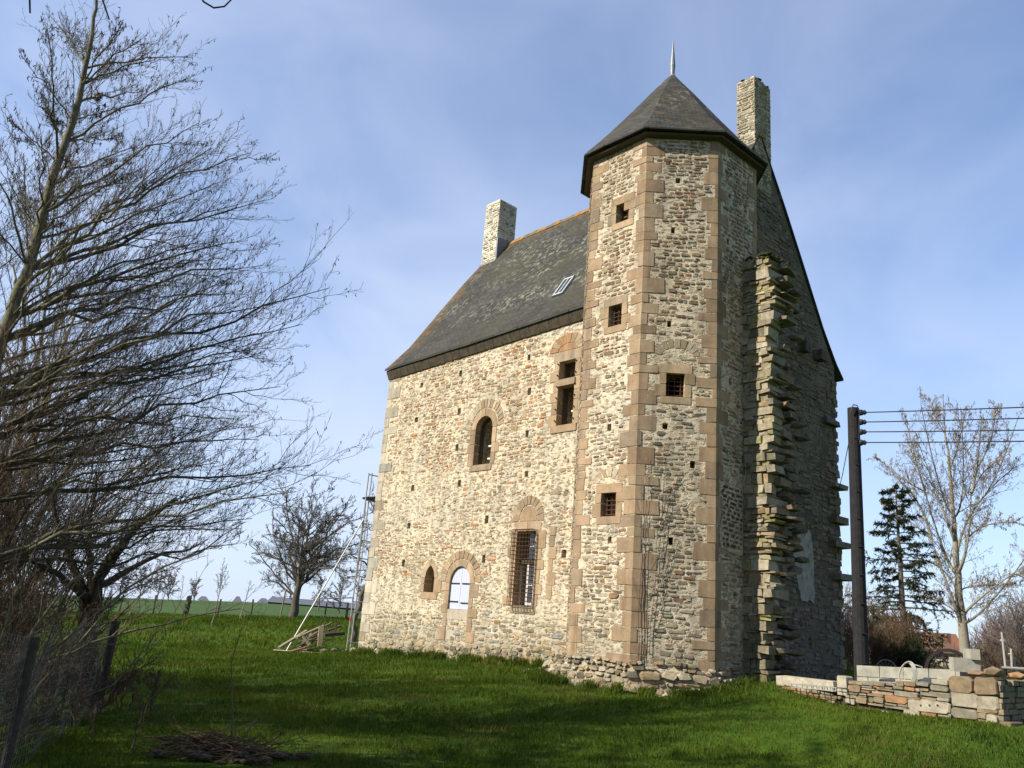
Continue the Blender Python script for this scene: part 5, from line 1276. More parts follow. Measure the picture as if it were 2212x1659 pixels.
# bare creeper on the front of the tower
fr = tface(1); q0 = house.matrix_basis; hm = Matrix.Translation(Vector((HL[0], HL[1], 0))) @ Matrix.Rotation(HA, 4, 'Z')
def onT(k, u, v, n=.035): return np.array(hm @ tface(k)(u, v, n))
b = onT(1, -.6, .5); t = thing('bare_creeper', 'leafless creeper stems climbing the front face of the tower', 'climbing plant', b); tr = Tubes()
for u0, v0, v1, u1 in ((-.62, .9, 4.9, -.72), (-.56, .9, 5.3, -.60), (-.48, 1.2, 5.6, -.28), (-.40, 1.6, 3.6, .02), (-.2, 2.0, 3.4, -.1), (-.70, 1.0, 4.4, -.78), (-.30, 3.0, 4.9, .1), (-.36, 3.8, 5.0, -.05)):
    n_ = 16; tt = np.linspace(0, 1, n_); us = u0 + (u1 - u0) * tt ** 1.5 + np.cumsum(RNG.normal(0, .016, n_)); vs_ = v0 + (v1 - v0) * tt
    pts = np.array([onT(1, float(np.clip(a_, -.83, .8)), c_) for a_, c_ in zip(us, vs_)]); rad_ = taper(n_, .0055, .0025); tr.add(pts, rad_, 4, (.045, .036, .028))
    K, KR, _ = kids(pts[None], rad_[None], 5, .3, 1, .4, .9, .5, .2, 5, .01, .003, .15, .15, .5)
    nw = np.array(onT(1, 0, 0, 1) - onT(1, 0, 0, 0)); pl0 = onT(1, 0, 0, .03); dd = ((K - pl0) @ nw); K = K - (dd - np.clip(dd, 0, .02))[..., None] * nw; tr.add(K, KR, 3, (.05, .04, .03))
tr.build('stems', M_TWIG, t, b)

# ------------------------------------------------------------------ utility pole and lines
pb0 = P(1862, 1475, 20.0); b = gpt(pb0[0], pb0[1]); pt_ = P(1843, 882, 20.0)
t = thing('utility_pole', 'tall dark wooden utility pole beside the gable, carrying four wires', 'utility pole', b)
mb = MB(); mb.bar(b - [0, 0, .3], pt_, .158, 14, 0, r2=.128); mb.build('pole', M_POLE, t, b)
mb = MB()
for k in range(9): q = b + (pt_ - b) * (.08 + k * .1); mb.bar(q + np.array([-.05, -.17 + .005 * k, 0]), q + np.array([.05, -.17 + .005 * k, 0]), .012, 5)
mb.build_each('step', M_BLACKIRON, t, b)
wires = []
for py, pe in ((891.6, 870.7), (912.4, 894.5), (933.7, 920.0), (956.6, 944.0)):
    s0 = P(1852, py, 20.0); s1 = P(1872, py - .8, 19.86); mb = MB(); ax = (s1 - s0) / np.linalg.norm(s1 - s0)
    for a_, c_, r0, r1 in ((0, .25, .045, .075), (.25, .4, .04, .07), (.4, .62, .075, .055), (.62, .8, .04, .06), (.8, 1, .05, .02)): mb.bar(s0 + (s1 - s0) * a_, s0 + (s1 - s0) * c_, r0, 8, 0, r2=r1)
    mb.bar(s0 + np.array([0, 0, -.11]), s0 + np.array([0, 0, .05]), .018, 5); mb.build('insulator', M_INS, t, b)
    wires.append((s1, P(2212, pe, 17.6)))
tr_ = [P(1838, 890, 19.8), P(1843, 874, 19.8), P(1852, 876, 19.8), P(1856, 888, 19.8), P(1855, 950, 19.8)]
mb = MB(); mb.path(tr_, .012, 5); mb.build('jumper_cable', M_WIRE, t, b)
for (s0, s1), nm in zip(wires, ('topmost', 'second from the top', 'third from the top', 'lowest')):
    e = s0 + (s1 - s0) * 5.0; pts = [s0 + (e - s0) * k / 40 - np.array([0, 0, .5 * (k / 40) * (1 - k / 40)]) for k in range(41)]
    mb = MB(); mb.path(pts, .013, 5); tag(mb.build('overhead_wire', M_WIRE), nm + ' of the four black wires running right from the utility pole', 'wire', 'wires of the utility pole')
at_w = np.array(hm @ Vector((GX, WD - .1, 6.05)))
mb = MB(); mb.path([P(1836, 943.6, 19.9), (P(1836, 943.6, 19.9) + at_w) / 2 - np.array([0, 0, .06]), at_w], .010, 5); tag(mb.build('service_cable', M_WIRE), 'thin cable slanting from the utility pole to the manor gable', 'cable')

# ------------------------------------------------------------------ dry stone wall
DA, DB = P(1690, 1482, 17.35), P(2165, 1560, 15.5); DA, DB = gpt(DA[0], DA[1]), gpt(DB[0], DB[1])
du = (DB - DA); du[2] = 0; DL = np.linalg.norm(du); du /= DL; dn = np.array([du[1], -du[0], 0]); dn = dn if dn @ (EYE - DA) > 0 else -dn
DW = lambda u, v, n=0.0: Vector(tuple(DA * [1, 1, 0] + du * u + dn * n + np.array([0, 0, v])))
def on_dw(px, py, off=0.0):
    d = FWD * FPX + RT * (px - PW / 2) - UP * (py - PH / 2); p0 = DA + dn * off; k = ((p0 - EYE) @ dn) / (d @ dn); q = EYE + d * k; return float((q - DA) @ du), float(q[2])
def z7(x, y): return (1900 + x / 5.475) / 1.0416, (1380 + y / 5.475) / 1.0416
TAN, ORG, GRY, PAL, BRN, OLV = (.25, .195, .125), (.27, .15, .078), (.21, .19, .14), (.32, .28, .21), (.205, .15, .092), (.17, .155, .095)
ST = [(45, 835, 225, 880, TAN), (225, 838, 370, 888, GRY), (362, 850, 510, 900, BRN), (510, 855, 632, 893, GRY), (635, 835, 735, 900, BRN), (738, 840, 888, 900, BRN), (890, 845, 1050, 900, GRY), (1075, 812, 1285, 880, PAL), (1050, 885, 1285, 962, GRY),
      (45, 885, 205, 970, BRN), (215, 893, 350, 918, GRY), (352, 897, 440, 922, ORG), (442, 904, 595, 930, GRY), (598, 895, 730, 936, GRY), (735, 903, 873, 957, ORG), (876, 922, 934, 966, PAL), (937, 922, 1045, 957, TAN), (215, 922, 385, 945, PAL), (400, 930, 630, 955, BRN),
      (215, 950, 325, 982, ORG), (330, 952, 608, 1000, TAN), (612, 962, 910, 1028, GRY), (925, 966, 1308, 1032, GRY), (45, 975, 180, 1002, GRY), (185, 985, 280, 1010, GRY),
      (15, 1005, 160, 1045, TAN), (165, 1012, 280, 1034, GRY), (285, 988, 487, 1026, BRN), (150, 1036, 290, 1110, TAN), (20, 1050, 140, 1120, PAL), (297, 1032, 358, 1102, OLV), (360, 1030, 490, 1106, TAN), (495, 1008, 778, 1106, ORG), (785, 1032, 855, 1062, GRY), (858, 1036, 950, 1066, ORG), (952, 1036, 1140, 1082, TAN), (1143, 1042, 1300, 1086, PAL),
      (785, 1068, 1310, 1222, PAL), (290, 1110, 490, 1140, TAN), (495, 1110, 650, 1135, GRY), (655, 1112, 780, 1150, TAN), (500, 1140, 640, 1170, GRY), (600, 1152, 780, 1185, GRY), (735, 1188, 940, 1268, PAL), (945, 1217, 1140, 1270, ORG), (1148, 1226, 1325, 1285, GRY),
      (1290, 770, 1588, 982, BRN), (1600, 785, 1882, 1008, BRN), (1310, 990, 1892, 1166, PAL), (1316, 1172, 1648, 1300, GRY), (1652, 1178, 1890, 1222, BRN), (1655, 1228, 1750, 1300, TAN), (1755, 1248, 1895, 1372, PAL), (1590, 985, 1700, 1000, ORG)]
mb = MB(); rects = []
def wall_stone(mb, u0, v0, u1, v1, col, depth=.4, big=False):
    w, h = u1 - u0, v1 - v0; ch = min(w, h) * random.uniform(.12, .24); j = min(w, h) * .05
    base = [(u0 + ch, v0), (u1 - ch, v0), (u1, v0 + ch), (u1, v1 - ch), (u1 - ch, v1), ((u0 + u1) / 2, v1 + random.uniform(-j, j)), (u0 + ch, v1), (u0, v1 - ch), (u0, v0 + ch)]
    base = [(x + random.uniform(-j, j), y + random.uniform(-j, j)) for x, y in base]; n = len(base); cu, cv = (u0 + u1) / 2, (v0 + v1) / 2; f = random.uniform(.0, .035); s = .93
    vs = [DW(u, v, -depth) for u, v in base] + [DW(u, v, f - .02) for u, v in base] + [DW(cu + (u - cu) * s, cv + (v - cv) * s, f + random.uniform(-.004, .008)) for u, v in base]
    fs = [tuple(range(2 * n, 3 * n)), tuple(range(n - 1, -1, -1))]
    for i in range(n): q = (i + 1) % n; fs += [(i, q, q + n, i + n), (i + n, q + n, q + 2 * n, i + 2 * n)]
    k = random.uniform(.85, 1.15); mb.add(vs, fs, 0, tuple(c * k for c in col))
cs = MB()
for x0, y0, x1, y1, c in ST:
    a_, b_ = on_dw(*z7(x0, y1)), on_dw(*z7(x1, y0)); c2, d2 = on_dw(*z7(x0, y0)), on_dw(*z7(x1, y1))
    u0, u1 = (a_[0] + c2[0]) / 2, (b_[0] + d2[0]) / 2; v0, v1 = (a_[1] + d2[1]) / 2, (b_[1] + c2[1]) / 2
    wall_stone(cs if x0 > 1285 and (x1 - x0) > 250 else mb, u0, v0 + .003, u1 - .004, v1 - .003, c); rects.append((u0, v0, u1, v1))
uL = on_dw(*z7(20, 900))[0]; vT = on_dw(*z7(200, 840))[1]
# smaller stones continue to the left and fill the foot of the wall
def dry_fill(u0, u1, vb, vt):
    v = vb
    while v < vt(u0) or v < vt(u1):
        h = random.uniform(.035, .085); u = u0
        while u < u1:
            w = random.uniform(.1, .32)
            if v + h < vt(u + w / 2) + .03 and not any(u < r[2] - .01 and u + w > r[0] + .01 and v < r[3] - .01 and v + h > r[1] + .01 for r in rects): wall_stone(mb, u, v, u + w - .008, v + h - .006, random.choice([TAN, GRY, BRN, ORG, PAL]))
            u += w
        v += h
vl0, vl1 = on_dw(1690, 1478)[1], on_dw(1825, 1494)[1]
dry_fill(0, uL + .05, .45, lambda u: vl0 + (vl1 - vl0) * min(1, u / uL)); dry_fill(uL, DL - .02, .40, lambda u: vT - .12)
# dark fill behind the joints, and the return of the wall going back from the corner
mb.prism(DW, [(0.02, .3), (DL - .03, .3), (DL - .03, on_dw(2150, 1468)[1]), (uL + .5, vT - .05), (uL, vl1 - .02), (0.02, vl0 - .02)], -.38, -.035, 0, (.06, .05, .035))
rd = np.array([.72, .69, 0.0]); rn = np.array([rd[1], -rd[0], 0]); rn = rn if rn @ du > 0 else -rn
RW = lambda u, v, n=0.0: Vector(tuple(DB * [1, 1, 0] + rd * u + rn * n + np.array([0, 0, v])))
zc = on_dw(2150, 1462)[1]
for _r in range(11):
    v = .42 + _r * .085; u = .03
    while u < 6.0:
        w = random.uniform(.14, .42); h = random.uniform(.06, .082); f = random.uniform(-.01, .04)
        if v + h < zc + .12 + .08 * math.sin(u * 3): mb.prism(RW, [(u, v), (u + w - .01, v), (u + w - .012, v + h), (u + .004, v + h)], -.35, f, 0, random.choice([TAN, GRY, BRN, OLV]))
        u += w
o = mb.build('dry_stone_wall', M_DRY); tag(o, 'low dry stone wall of brown and orange fieldstones with big corner blocks', 'stone wall')
cs.build('corner_blocks', M_DRY, o)
hl = MB()
for x in (952, 1060, 1158): u, v = on_dw(*z7(x, 1133)); hl.bar(DW(u, v, .0), DW(u, v, .042), .014, 8)
hl.build_each('dark_hole_plug', M_BLACKIRON, o)  # solid black plugs paint in the dark inside the drilled holes
def loose(name, pts, th, mtl, lab, cat, col=(.3, .2, .12), grp=None):
    mb = MB(); mb.rock(pts, th, 0, col, 1); return tag(mb.build(name, mtl), lab, cat, grp)
q = P(*z7(1835, 725), 15.75); loose('loose_stone', q, (.17, .12, .075), M_DRY, 'big brown stone lying on the corner of the dry stone wall', 'stone', BRN)
q = P(*z7(1640, 735), 15.75); loose('loose_stone', q, (.17, .12, .05), M_DRY, 'long reddish stone lying on the wall left of the corner stone', 'stone', (.25, .15, .09))
q = P(*z7(2130, 770), 16.3); loose('loose_stone', q, (.16, .14, .07), M_DRY, 'orange brown stone at the far right end of the wall top', 'stone', (.33, .19, .10))
# dark slates leaning on the wall
mb = MB(); q = [P(*z7(*p), d) for p, d in (((430, 826), 16.5), ((630, 830), 16.4), ((625, 806), 16.7), ((432, 802), 16.8))]
mb.add(q + [x + np.array([0, .02, -.02]) for x in q], [(0, 1, 2, 3), (7, 6, 5, 4), (0, 4, 5, 1), (1, 5, 6, 2), (2, 6, 7, 3), (3, 7, 4, 0)]); tag(mb.build('slate_slab', M_SLATEP), 'thin dark slate lying on the dry stone wall', 'slate')
mb = MB(); q = [P(*z7(*p), d) for p, d in (((915, 842), 16.3), ((1060, 845), 16.2), ((1145, 800), 16.45), ((985, 788), 16.6))]
mb.add(q + [x + np.array([0, .03, -.02]) for x in q], [(0, 1, 2, 3), (7, 6, 5, 4), (0, 4, 5, 1), (1, 5, 6, 2), (2, 6, 7, 3), (3, 7, 4, 0)]); tag(mb.build('slate_slab', M_SLATEP), 'grey slate leaning against the block wall', 'slate')

# ------------------------------------------------------------------ concrete block wall and what stands about it
BA, BB = P(1850, 1437, 18.0), P(2113, 1449, 16.6); bu = BB - BA; bu[2] = 0; BL = np.linalg.norm(bu); bu /= BL; bn = np.array([bu[1], -bu[0], 0]); bn = bn if bn @ (EYE - BA) > 0 else -bn
bz = (BA[2] + BB[2]) / 2
BW = lambda u, v, n=0.0: Vector(tuple(BA * [1, 1, 0] + bu * u + bn * n + np.array([0, 0, v + bz + (BB[2] - BA[2]) * (u / BL - .5)])))
mb = MB()
for r_ in range(5):
    u = -.25 * (r_ % 2)
    while u < BL - .02:
        a_, c_ = max(u, 0), min(u + .5, BL); g_ = .006
        if c_ - a_ > .05: mb.prism(BW, [(a_ + g_, -.2 * (r_ + 1) + g_), (c_ - g_, -.2 * (r_ + 1) + g_), (c_ - g_, -.2 * r_ - (0 if r_ == 0 else g_)), (a_ + g_, -.2 * r_ - (0 if r_ == 0 else g_))], -.2, random.uniform(-.004, .006))
        u += .5
mb.prism(BW, [(.01, -1.0), (BL - .01, -1.0), (BL - .01, -.02), (.01, -.02)], -.18, -.02)
tag(mb.build('concrete_block_wall', M_CONC), 'low wall of pale grey concrete blocks behind the dry stone wall', 'block wall')
def block_at(px0, py0, px1, py1, d, depth, lab, turn=0.0):
    a_, c_ = P(px0, py1, d), P(px1, py0, d); w = math.hypot(*(c_ - a_)[:2]); h = c_[2] - a_[2]; mb = MB()
    r_ = np.array([math.cos(turn), math.sin(turn), 0]); f_ = np.array([-r_[1], r_[0], 0]); vs = []
    for z in (0, h):
        for x, y in ((0, 0), (w, 0), (w, depth), (0, depth)): vs.append(r_ * x + f_ * y + np.array([0, 0, z]))
    mb.add(vs, [(3, 2, 1, 0), (4, 5, 6, 7), (0, 1, 5, 4), (1, 2, 6, 5), (2, 3, 7, 6), (3, 0, 4, 7)])
    o = mb.build('concrete_block', M_CONC); o.location = tuple(a_); return tag(o, lab, 'concrete block', 'loose concrete blocks')
block_at(2061, 1424.5, 2121, 1450, 16.4, .2, 'concrete block lying flat on the right end of the block wall', -.15)
block_at(2099, 1403, 2117, 1424.5, 16.45, .5, 'concrete block set end on above the lying block', -.25)
# coil of grey cable
cc = P(*z7(805, 740), 16.95); mb = MB(); sx_ = np.array([bu[0], bu[1], 0])
for k in range(4):
    rx, ry = .135 + .012 * k, .175 + .008 * k; pts = []
    for i in range(25):
        a_ = 2 * PI * i / 24 + .3 * k; pts.append(cc + sx_ * (math.cos(a_) * rx + .02 * k - .03 + .045 * math.sin(a_)) + np.array([0, 0, math.sin(a_) * ry]) + bn * (.05 + .015 * k + .02 * math.sin(a_ * 2)))
    mb.path(pts, .010, 6)
mb.path([cc + sx_ * .1 + bn * .06 + np.array([0, 0, .16]), cc + sx_ * .2 + bn * .02 + np.array([0, 0, .14]), cc + sx_ * .24 + bn * -.02 + np.array([0, 0, .12])], .01, 6)
tag(mb.build('cable_coil', M_HOSE), 'coil of grey cable hung over the concrete block wall', 'cable coil')
# iron wheels
def wheel(c, r, rim, wid, ns, mtl, lab, nrm_, name='iron_wheel'):
    n_ = Vector(tuple(nrm_)).normalized(); u_ = Vector((0, 0, 1)).cross(n_).normalized(); v_ = n_.cross(u_); t = thing(name, lab, 'wheel', c); mb = MB(); N = 40; vs = []
    for i in range(N):
        a_ = 2 * PI * i / N; d_ = u_ * math.cos(a_) + v_ * math.sin(a_)
        for rr_, nn_ in ((r, -wid / 2), (r, wid / 2), (r - rim, wid / 2), (r - rim, -wid / 2)): vs.append(d_ * rr_ + n_ * nn_)
    fs = []
    for i in range(N):
        j = (i + 1) % N
        for k in range(4): q = (k + 1) % 4; fs.append((i * 4 + k, j * 4 + k, j * 4 + q, i * 4 + q))
    mb.add(vs, fs); mb.build('rim', mtl, t)
    for k in range(ns):
        a_ = 2 * PI * k / ns + .3; d_ = u_ * math.cos(a_) + v_ * math.sin(a_); mb = MB(); mb.bar(d_ * r * .1, d_ * (r - rim * .5), rim * .28 if ns < 9 else .003, 6); mb.build('spoke', mtl, t)
    mb = MB(); mb.bar(n_ * -wid * .8, n_ * wid * .8, r * .14, 12); mb.build('hub', mtl, t)
cw_ = P(2052, 1453, 18.4); wheel(cw_, .43, .055, .07, 8, plain('dark_rusted_iron', (.030, .020, .020), .8, var=.4), 'large rusty spoked wheel standing behind the block wall', EYE - cw_ + np.array([2.5, 0, 1]))
cw_ = P(1915, 1446, 20.5); wheel(cw_, .205, .012, .015, 14, M_ALU, 'small pale thin rimmed wheel behind the block wall', EYE - cw_ + np.array([0, 0, 1]))
# lintel, upright stone and crate at the left end
mb = MB(); q0, q1 = P(1688, 1470, 17.7), P(1812, 1484, 16.75); d_ = Vector(q1 - q0); L_ = d_.length; d_.normalize(); sd = d_.cross(Vector((0, 0, 1))).normalized(); nn = sd.cross(d_)
R_ = Matrix((sd, nn, d_)).transposed(); mb.box((-.12, -.09, 0), (.12, .09, L_), 0, (.40, .36, .27), .012, R_); o = mb.build('stone_lintel', M_DRY); o.location = tuple(q0); tag(o, 'long pale stone lintel lying at the left end of the dry stone wall', 'stone lintel')
a_, c_ = on_dw(1812, 1494, -.03), on_dw(1831.5, 1461, -.03); mb = MB(); mb.prism(DW, [(a_[0], a_[1] - .05), (c_[0], a_[1] - .05), (c_[0] - .005, c_[1] - .02), (c_[0] - .03, c_[1]), (a_[0] + .02, c_[1]), (a_[0], c_[1] - .03)], -.2, .02, 0, (.36, .33, .25))
tag(mb.build('upright_stone', M_DRY), 'squared upright stone with a small hole between lintel and wall', 'stone')
g0, g1 = P(1709, 1484.5, 16.95), P(1806, 1493, 16.35); t = thing('plastic_grating', 'white plastic grating lying under the stone lintel', 'grating', g0)
gd = g1 - g0; gd = gd / np.linalg.norm(gd); gw = np.array([-gd[1], gd[0], 0]); GLn = np.linalg.norm(g1 - g0); mb = MB(); upv = np.array([0, 0, .055])
for z in (0, 1.0): mb.bar(g0 + upv * z, g1 + upv * z, .007, 5); mb.bar(g0 + upv * z + gw * .3, g1 + upv * z + gw * .3, .007, 5)
for k in range(9):
    p_ = g0 + gd * GLn * k / 8; mb.bar(p_, p_ + upv, .012, 5); mb.bar(p_ + upv, p_ + upv + gw * .3, .010, 5)
mb.build('bars', plain('dusty_white_plastic', (.33, .33, .30), .8), t, g0)
# dark recess boards at the foot of the gable
mb = MB(); q = np.array(hm @ Vector((12.9, 6.8, .9)))

# ------------------------------------------------------------------ trees and things beyond the wall
bare_tree('young_poplar_tree', 'tall pale trunked bare tree in the yard right of the utility pole', (0, 0, -200), 1, .1, .01) if False else None
def poplar():
    b = base_at(2088, 1425, 60); t = thing('poplar_tree', 'tall pale trunked bare tree right of the utility pole, forking into upright limbs', 'tree', b); tr, cr = Tubes(), Tubes(); c0 = (.22, .195, .15)
    tk = np.array([b, P(2082, 1380, 60), P(2074, 1320, 60), P(2068, 1250, 60), P(2064, 1180, 60), P(2060, 1120, 60), P(2052, 1030, 60), P(2043, 940, 60), P(2036, 855, 60)])
    q = np.linspace(0, 1, 24); k = np.linspace(0, 1, len(tk)); st = np.stack([np.interp(q, k, tk[:, i]) for i in range(3)], 1) + RNG.normal(0, .03, (24, 3)); sr = taper(24, .36, .025, .8); tr.add(st, sr, 9, c0)
    LP, LR = [], []
    for (sx0, sy0), via, (ex, ey), r in (((2078, 1350), (2056, 1290), (2010, 1160), .20), ((2012, 1165), (1985, 1090), (1935, 1030), .12), ((2066, 1240), (2035, 1180), (1995, 1050), .17), ((1998, 1060), (1980, 1000), (1955, 900), .10), ((2062, 1170), (2040, 1110), (1985, 960), .13), ((2058, 1110), (2030, 1050), (1990, 880), .10),
                                           ((2068, 1240), (2090, 1170), (2098, 1060), .17), ((2098, 1065), (2110, 1010), (2120, 900), .12), ((2066, 1220), (2098, 1110), (2190, 1010), .12), ((2100, 1070), (2125, 1020), (2180, 980), .07), ((2080, 1330), (2120, 1290), (2215, 1220), .14), ((2082, 1345), (2140, 1300), (2240, 1170), .13),
                                           ((2072, 1280), (2110, 1265), (2200, 1270), .07), ((2060, 1120), (2080, 1050), (2075, 880), .09), ((2085, 1170), (2130, 1135), (2200, 1130), .08), ((2076, 1330), (2030, 1300), (1985, 1290), .07), ((2070, 1290), (2035, 1230), (1960, 1200), .08), ((2050, 1020), (2070, 960), (2085, 890), .06), ((2012, 1165), (1970, 1130), (1905, 1090), .07), ((2095, 1090), (2140, 1050), (2200, 900), .08), ((1997, 1060), (1960, 1040), (1890, 985), .06), ((2110, 1010), (2140, 950), (2150, 880), .06), ((2040, 935), (2020, 900), (2005, 860), .05), ((2180, 1240), (2215, 1250), (2260, 1290), .06)):
        d0 = 60 + RNG.uniform(-.4, .4); p = np.array([P(sx0, sy0, 60), P(*via, d0 + RNG.uniform(-1, 1)), P(ex, ey, d0 + RNG.uniform(-2.5, 2.5))]); s_ = np.linspace(0, 1, 10)[:, None]
        LP.append((1 - s_) ** 2 * p[0] + 2 * s_ * (1 - s_) * (2 * p[1] - (p[0] + p[2]) / 2) * 1.0 + s_ * s_ * p[2]); LR.append(taper(10, r * .72, .022))
    LP, LR = np.array(LP), np.array(LR); tr.add(LP, LR, 6, c0); LL = np.linalg.norm(LP[:, -1] - LP[:, 0], axis=1)
    A2, R2 = np.concatenate([LP, st[None, 12:22]]), np.concatenate([LR, sr[None, 12:22]]); LL = np.append(LL, 6)
    tw_ = (.19, .16, .115); K, KR, KL = kids(A2, R2, 16, .15, 1, .35, .9, LL * .42, .15, 6, .010, .012, .15, .12, .5); cr.add(K, KR, 4, (.2, .175, .13))
    K2, KR2, KL2 = kids(K, KR, 8, .15, 1, .4, 1.0, KL * .45, .05, 4, .012, .011, .2, .1); cr.add(K2, KR2, 3, tw_)
    K3, KR3, KL3 = kids(K2, KR2, 4, .2, 1, .4, 1.1, KL2 * .5, .0, 3, .012, .009, .25, .0); cr.add(K3, KR3, 3, tw_)
    q = K3[RNG.uniform(0, 1, len(K3)) < .55, -1]; pts = np.stack([q, q + RNG.normal(0, .02, q.shape) + [0, 0, -.05], q + RNG.normal(0, .03, q.shape) + [0, 0, -.11]], 1); cr.add(pts, np.tile([.012, .020, .010], (len(q), 1)), 3, (.26, .20, .13), .5)
    finish_tree(t, tr, cr, b)
poplar()
def spruce():
    b = base_at(1958, 1442, 50); t = thing('spruce_tree', 'ragged dark spruce between the utility pole and the pale trunked tree', 'tree', b); tr, cr = Tubes(), Tubes()
    tp = P(1934, 1046, 50); st = limb(b, tp, 0, 20, .004); sr = taper(20, .24, .02); tr.add(st, sr, 8, (.12, .10, .08))
    LP, LR, LLs = [], [], []
    H_ = tp[2] - b[2]
    for i in range(76):
        f = .10 + .88 * (i / 75) ** .9; base = b + (tp - b) * f; a = i * 2.4 + RNG.uniform(-.4, .4)
        L = (3.4 * (1 - f) ** .72 + .2) * RNG.uniform(.42, 1.22); dr = -.10 + .22 * f; s_ = np.linspace(0, 1, 8)[:, None]
        d_ = np.array([math.cos(a), math.sin(a), dr + .1]); p = base + d_ * L * s_ + np.array([0, 0, -.30]) * L * s_ ** 2 + np.array([0, 0, .22]) * L * s_ ** 3
        LP.append(p); LR.append(taper(8, .018 + .012 * L, .008)); LLs.append(L)
    LP, LR, LLs = np.array(LP), np.array(LR), np.array(LLs); tr.add(LP, LR, 4, (.10, .085, .07))
    K, KR, KL = kids(LP, LR, 16, .25, 1, .6, 1.1, LLs * .34, -.18, 4, .012, .010, .15, -.12, .4, side=(1, 1, .35)); tr.add(K, KR, 3, (.09, .075, .055))
    # needles as small blades along the twigs
    N, m_ = K.shape[:2]; per = 15; tt = RNG.uniform(.05, 1, (N, per)); x = tt * (m_ - 1.001); i_ = x.astype(int); f_ = (x - i_)[..., None]; rows = np.arange(N)[:, None]
    q = (K[rows, i_] * (1 - f_) + K[rows, i_ + 1] * f_).reshape(-1, 3); tan = nrm(K[rows, i_ + 1] - K[rows, i_]).reshape(-1, 3)
    d_ = nrm(tan * .6 + RNG.normal(0, .7, tan.shape) + [0, 0, -.35]); ln = RNG.uniform(.09, .22, (len(q), 1)); w_ = nrm(np.cross(d_, RNG.normal(size=d_.shape))) * RNG.uniform(.014, .034, (len(q), 1))
    V = np.stack([q - w_, q + w_, q + d_ * ln + w_ * .3, q + d_ * ln - w_ * .3], 1).reshape(-1, 3); F = np.arange(len(V)).reshape(-1, 4)
    f = RNG.uniform(0, 1, (len(q), 1)); c = np.array([.022, .032, .020]) * (1 - f) + np.array([.060, .066, .036]) * f
    tr.build('trunk', M_BARK, t, b); fast_mesh('crown', V, F, M_NEEDLE, np.repeat(c, 4, 0), t, b)
spruce()
def bush(label, px, py, d, h, w, n, col, rmin=.010, name='bare_bush', grp=None, per=(10, 6)):
    q = P(px, py, d); b = gpt(q[0], q[1], -.1); t = thing(name, label, 'bush', b, 0, grp); tr, cr = Tubes(), Tubes(); SPs = []
    for i in range(n):
        a = RNG.uniform(0, 2 * PI); o = b + [RNG.normal(0, w * .3), RNG.normal(0, w * .3), 0]; l = h * RNG.uniform(.55, 1.08); out_ = np.array([math.cos(a), math.sin(a), 0]) * RNG.uniform(.1, .5) * w
        s_ = np.linspace(0, 1, 7)[:, None]; SPs.append(o + out_ * s_ ** 1.5 + np.array([0, 0, l]) * s_ + RNG.normal(0, .03, (7, 3)) * s_)
    SPs = np.array(SPs); R_ = np.tile(taper(7, rmin * 2.2, rmin), (n, 1)); tr.add(SPs, R_, 3, col)
    grow(tr, cr, SPs, R_, [lv(per[0], h * .36, rmin, 4, a=(.3, 1.0)), lv(per[1], .5, rmin * .85, 3, a=(.3, 1.0))], [col]); tr.build('stems', M_BARK, t, b); cr.build('twigs', M_TWIG, t, b)
GB = 'bushes beyond the block wall'
bush('brown bush right behind the foot of the utility pole', 1893, 1445, 42, 2.3, 1.8, 42, (.13, .085, .045), grp=GB)
bush('rust brown bush between the utility pole and the spruce trunk', 1925, 1445, 45, 2.9, 2.0, 46, (.14, .085, .045), grp=GB)
bush('pale hazy bush rising left of the spruce', 1905, 1440, 58, 4.2, 2.2, 40, (.20, .155, .12), .013, grp=GB)
bush('brown scrub showing between the gable and the utility pole', 1828, 1450, 40, 2.6, 1.3, 30, (.17, .12, .07), grp=GB)
bush('pale tall scrub behind the gap between gable and utility pole', 1832, 1440, 62, 5.2, 1.6, 26, (.24, .20, .17), .012, grp=GB)
bush('dark green brown bush at the spruce foot', 1950, 1448, 42, 1.7, 1.6, 60, (.035, .042, .018), .014, grp=GB)
bush('dark bush under the right hand branches of the spruce', 1978, 1446, 44, 1.2, 1.0, 50, (.045, .042, .022), .013, grp=GB)
bush('olive brown bush below the far house windows', 2010, 1447, 70, .55, 2.2, 50, (.10, .085, .045), .016, grp=GB)
bush('twiggy bush around the base of the pale trunked tree', 2096, 1440, 57, 1.2, 1.3, 36, (.12, .09, .06), .012, grp=GB)
GHR = 'bare trees of the hedge at the far right'
for px, d, h, w, n, c, lab in ((2122, 66, 1.9, 1.8, 40, (.15, .10, .075), 'low brown hedge bush just right of the standing concrete block'), (2145, 74, 3.3, 2.2, 40, (.20, .15, .13), 'hazy brown hedge tree left of the tall pale post'), (2172, 78, 4.3, 2.5, 42, (.20, .16, .145), 'hazy grey hedge tree behind the tall pale post'), (2200, 76, 5.2, 2.8, 46, (.19, .15, .135), 'tallest hazy hedge tree at the right picture edge'), (2232, 72, 5.6, 2.8, 40, (.19, .15, .13), 'hedge tree cut by the right picture edge'), (2190, 60, 1.9, 2.6, 46, (.12, .085, .06), 'dark low brown hedge in front of the hazy trees')):
    bush(lab, px, 1455, d, h, w, n, c, .016, 'hedge_tree', GHR, (11, 6))
mb = MB(); a_, c_ = P(2172, 1440, 50), P(2164, 1366, 50); mb.bar(a_, c_, .06, 8, 0, r2=.05); mb.bar(P(2160, 1384, 50), P(2169, 1383, 50), .05, 6); M_POSTW = plain('weathered_post_paint', (.36, .35, .32), .9); tag(mb.build('lamp_post', M_POSTW), 'slim pale post with a short bracket, tallest of those before the right hedge', 'post')
